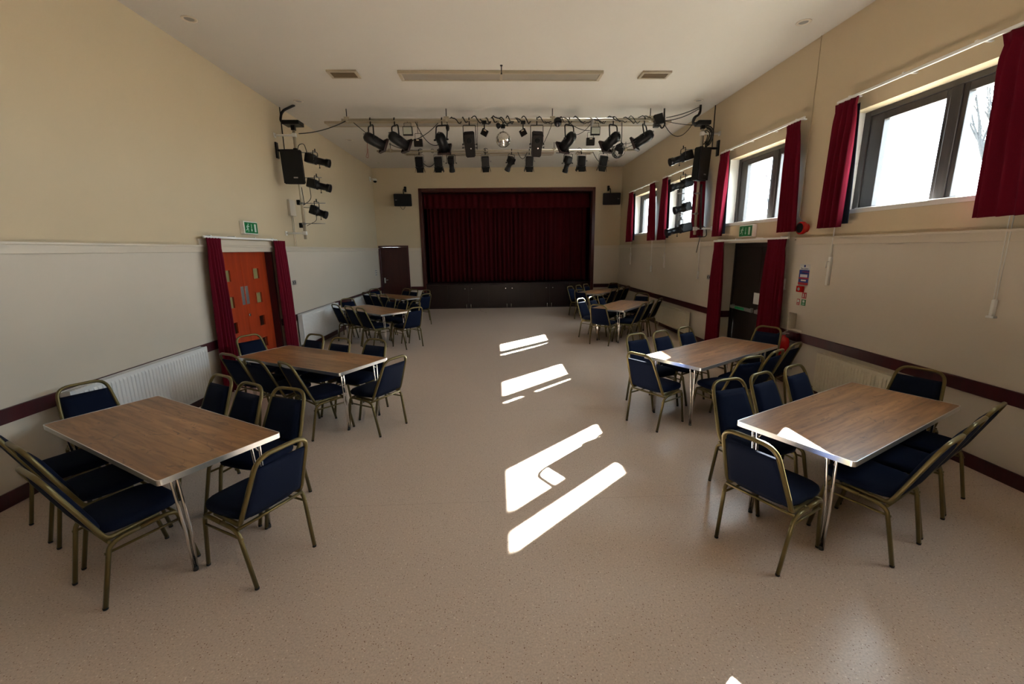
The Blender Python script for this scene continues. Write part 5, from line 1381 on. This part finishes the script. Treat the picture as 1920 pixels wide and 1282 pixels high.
TBL = {"T1": (-2.5658, 3.103, -0.5342), "T2": (-2.3367, 5.2658, -0.4938), "T3": (-2.7976, 9.7548, -0.7607), "T4": (-3.0049, 12.5573, -0.7123),
       "T5": (2.7666, 3.0468, 3.6288), "T6": (2.7503, 5.1948, 3.7286), "T7": (2.923, 9.7754, 4.0617), "T8": (3.2367, 13.2224, 4.003)}
CH = {"T1N1": (-2.473, 2.28, 1.051), "T1N2": (-2.904, 2.625, 1.036), "T1N3": (-3.394, 2.915, 1.017), "T1F1": (-1.821, 3.444, 4.346), "T1F2": (-2.244, 3.614, 4.179), "T1F3": (-2.667, 3.896, 4.179), "T1W": (-3.667, 3.777, -0.534), "T1A": (-1.397, 2.473, 2.669),
      "T2N1": (-2.178, 4.525, 0.839), "T2N2": (-2.621, 4.706, 1.076), "T2N3": (-3.053, 4.994, 1.076), "T2F1": (-1.647, 5.481, 4.233), "T2F2": (-2.148, 5.61, 4.219), "T2F3": (-2.608, 5.908, 4.22), "T2W": (-3.421, 5.991, -0.495), "T2A": (-1.206, 4.626, 2.613),
      "T5N1": (2.662, 2.361, 2.055), "T5N2": (3.098, 2.611, 2.066), "T5N3": (3.527, 2.856, 2.063), "T5F1": (2.037, 3.402, 4.997), "T5F2": (2.448, 3.57, 5.199), "T5F3": (2.907, 3.787, 5.199), "T5W": (3.848, 3.64, -2.654), "T5A": (1.613, 2.415, 0.488),
      "T6A": (1.636, 4.546, 0.582), "T6F1": (1.914, 5.499, 5.155), "T6F2": (2.323, 5.667, 5.3), "T6F3": (2.779, 5.923, 5.3), "T6N1": (2.648, 4.367, 1.879), "T6N2": (3.056, 4.604, 2.158), "T6N3": (3.5, 4.932, 2.158), "T6W": (3.831, 5.865, -2.555),
      "T3A": (-1.744, 8.878, 2.385), "T3N1": (-2.742, 8.928, 0.819), "T3N2": (-3.102, 9.293, 0.816), "T3N3": (-3.496, 9.62, 0.815), "T3W": (-3.64, 10.677, -0.775), "T3F1": (-1.936, 9.848, 3.952), "T3F2": (-2.285, 10.206, 3.952), "T3F3": (-2.648, 10.551, 3.952),
      "T4A": (-1.973, 11.693, 2.417), "T4W": (-3.735, 13.466, -0.748), "T4N3": (-3.66, 12.42, 0.872), "T4N2": (-3.33, 12.03, 0.859), "T4N1": (-2.986, 11.722, 0.859), "T4F3": (-2.847, 13.357, 3.994), "T4F2": (-2.549, 13.02, 4.003), "T4F1": (-2.137, 12.706, 4.0),
      "T7A": (2.153, 8.787, 0.932), "T7F1": (2.036, 9.823, 5.539), "T7F2": (2.367, 10.14, 5.63), "T7F3": (2.669, 10.529, 5.632), "T7N1": (3.034, 8.967, 2.488), "T7N2": (3.348, 9.371, 2.49), "T7N3": (3.681, 9.745, 2.49), "T7W": (3.694, 10.808, -2.219),
      "T8A": (2.434, 12.16, 0.875), "T8F1": (2.371, 13.219, 5.575), "T8F2": (2.705, 13.601, 5.574), "T8F3": (3.021, 13.974, 5.575), "T8W": (3.892, 14.24, -2.252), "T8N1": (3.342, 12.394, 2.432), "T8N2": (3.668, 12.773, 2.432), "T8N3": (3.952, 13.13, 2.425)}
TN = {'T1': 'front left table', 'T2': 'second left table', 'T3': 'third left table', 'T4': 'left table nearest the stage',
      'T5': 'front right table', 'T6': 'second right table', 'T7': 'third right table', 'T8': 'right table nearest the stage'}
TL = {'T1': 'wood-topped folding table at the front left, nearest the camera', 'T2': 'wood-topped folding table in front of the orange double doors',
      'T3': 'wood-topped folding table third from the camera along the left wall', 'T4': 'wood-topped folding table on the left nearest the stage',
      'T5': 'wood-topped folding table at the front right with a sunlit patch', 'T6': 'wood-topped folding table by the dark exit door, sunlit at one end',
      'T7': 'wood-topped folding table third from the camera along the right wall', 'T8': 'wood-topped folding table on the right nearest the stage'}
tab0 = make_table()
for i, k in enumerate(TBL):
    o = tab0 if i == 0 else copy_tree(tab0)
    x, y, a = TBL[k]; o.location = (x, y, 0); o.rotation_euler = (0, 0, a)
    tag(o, TL[k], 'table', 'wood-topped folding tables')
ch0 = make_chair()
POS = {'N1': 'on the camera side of the %s, nearest the aisle', 'N2': 'on the camera side of the %s, in the middle', 'N3': 'on the camera side of the %s, nearest the wall',
       'F1': 'on the stage side of the %s, nearest the aisle', 'F2': 'on the stage side of the %s, in the middle', 'F3': 'on the stage side of the %s, nearest the wall',
       'A': 'at the aisle end of the %s', 'W': 'at the wall end of the %s'}
for i, k in enumerate(CH):
    o = ch0 if i == 0 else copy_tree(ch0)
    x, y, a = CH[k]; o.location = (x, y, 0); o.rotation_euler = (0, 0, a-PI/2)
    tn = TN[k[:2]]
    tag(o, ('navy chair ' if len(tn) > 20 else 'navy padded chair ')+POS[k[2:]] % tn, 'chair', 'navy chairs around the '+tn)

# ------------------------------------------------------------ outside the windows
bm = B(); box(bm, (XR+TH+0.01, -40, -0.6), (90, 80, -0.5)); struct('ground', bm, GRASS)
def tree(x, y, h, seed, label):
    rnd = random.Random(seed); bm = B()
    def br(p, d, L, r, lv):
        n = 4; pts = [p]; q = Vector(p); dd = Vector(d)
        for _ in range(n):
            k_ = 0.16 if lv else 0.03; dd = (dd+Vector((rnd.uniform(-k_, k_), rnd.uniform(-k_, k_), rnd.uniform(-0.02, .12)))).normalized()
            q = q+dd*L/n; pts.append(q.copy())
        tube(bm, pts, [r*(1-0.45*i/n) for i in range(n+1)], 6 if lv < 2 else 4, cap=False)
        if lv < 5:
            for k in range(3 if lv < 4 else 3):
                t = pts[rnd.choice((2, 3, 4))] if lv else pts[rnd.choice((3, 4))]
                a = rnd.uniform(0, 2*PI); sp = rnd.uniform(0.3, 0.65)
                nd = (dd+Vector((math.cos(a)*sp, math.sin(a)*sp, rnd.uniform(-.1, .3)))).normalized()
                br(t, nd, L*rnd.uniform(0.62, 0.80), r*0.52, lv+1)
    br(Vector((0, 0, 0)), Vector((0, 0, 1)), h*0.34, h*0.030, 0)
    o = obj('bare_tree', bm, BARK, loc=(x, y, -0.5)); tag(o, label, 'tree', 'bare trees outside')
tree(27, 23.6, 14, 5, 'tall bare leafless tree seen through the nearest right-hand window')
tree(24, 38.7, 10, 8, 'bare leafless tree seen low through the window over the exit door')
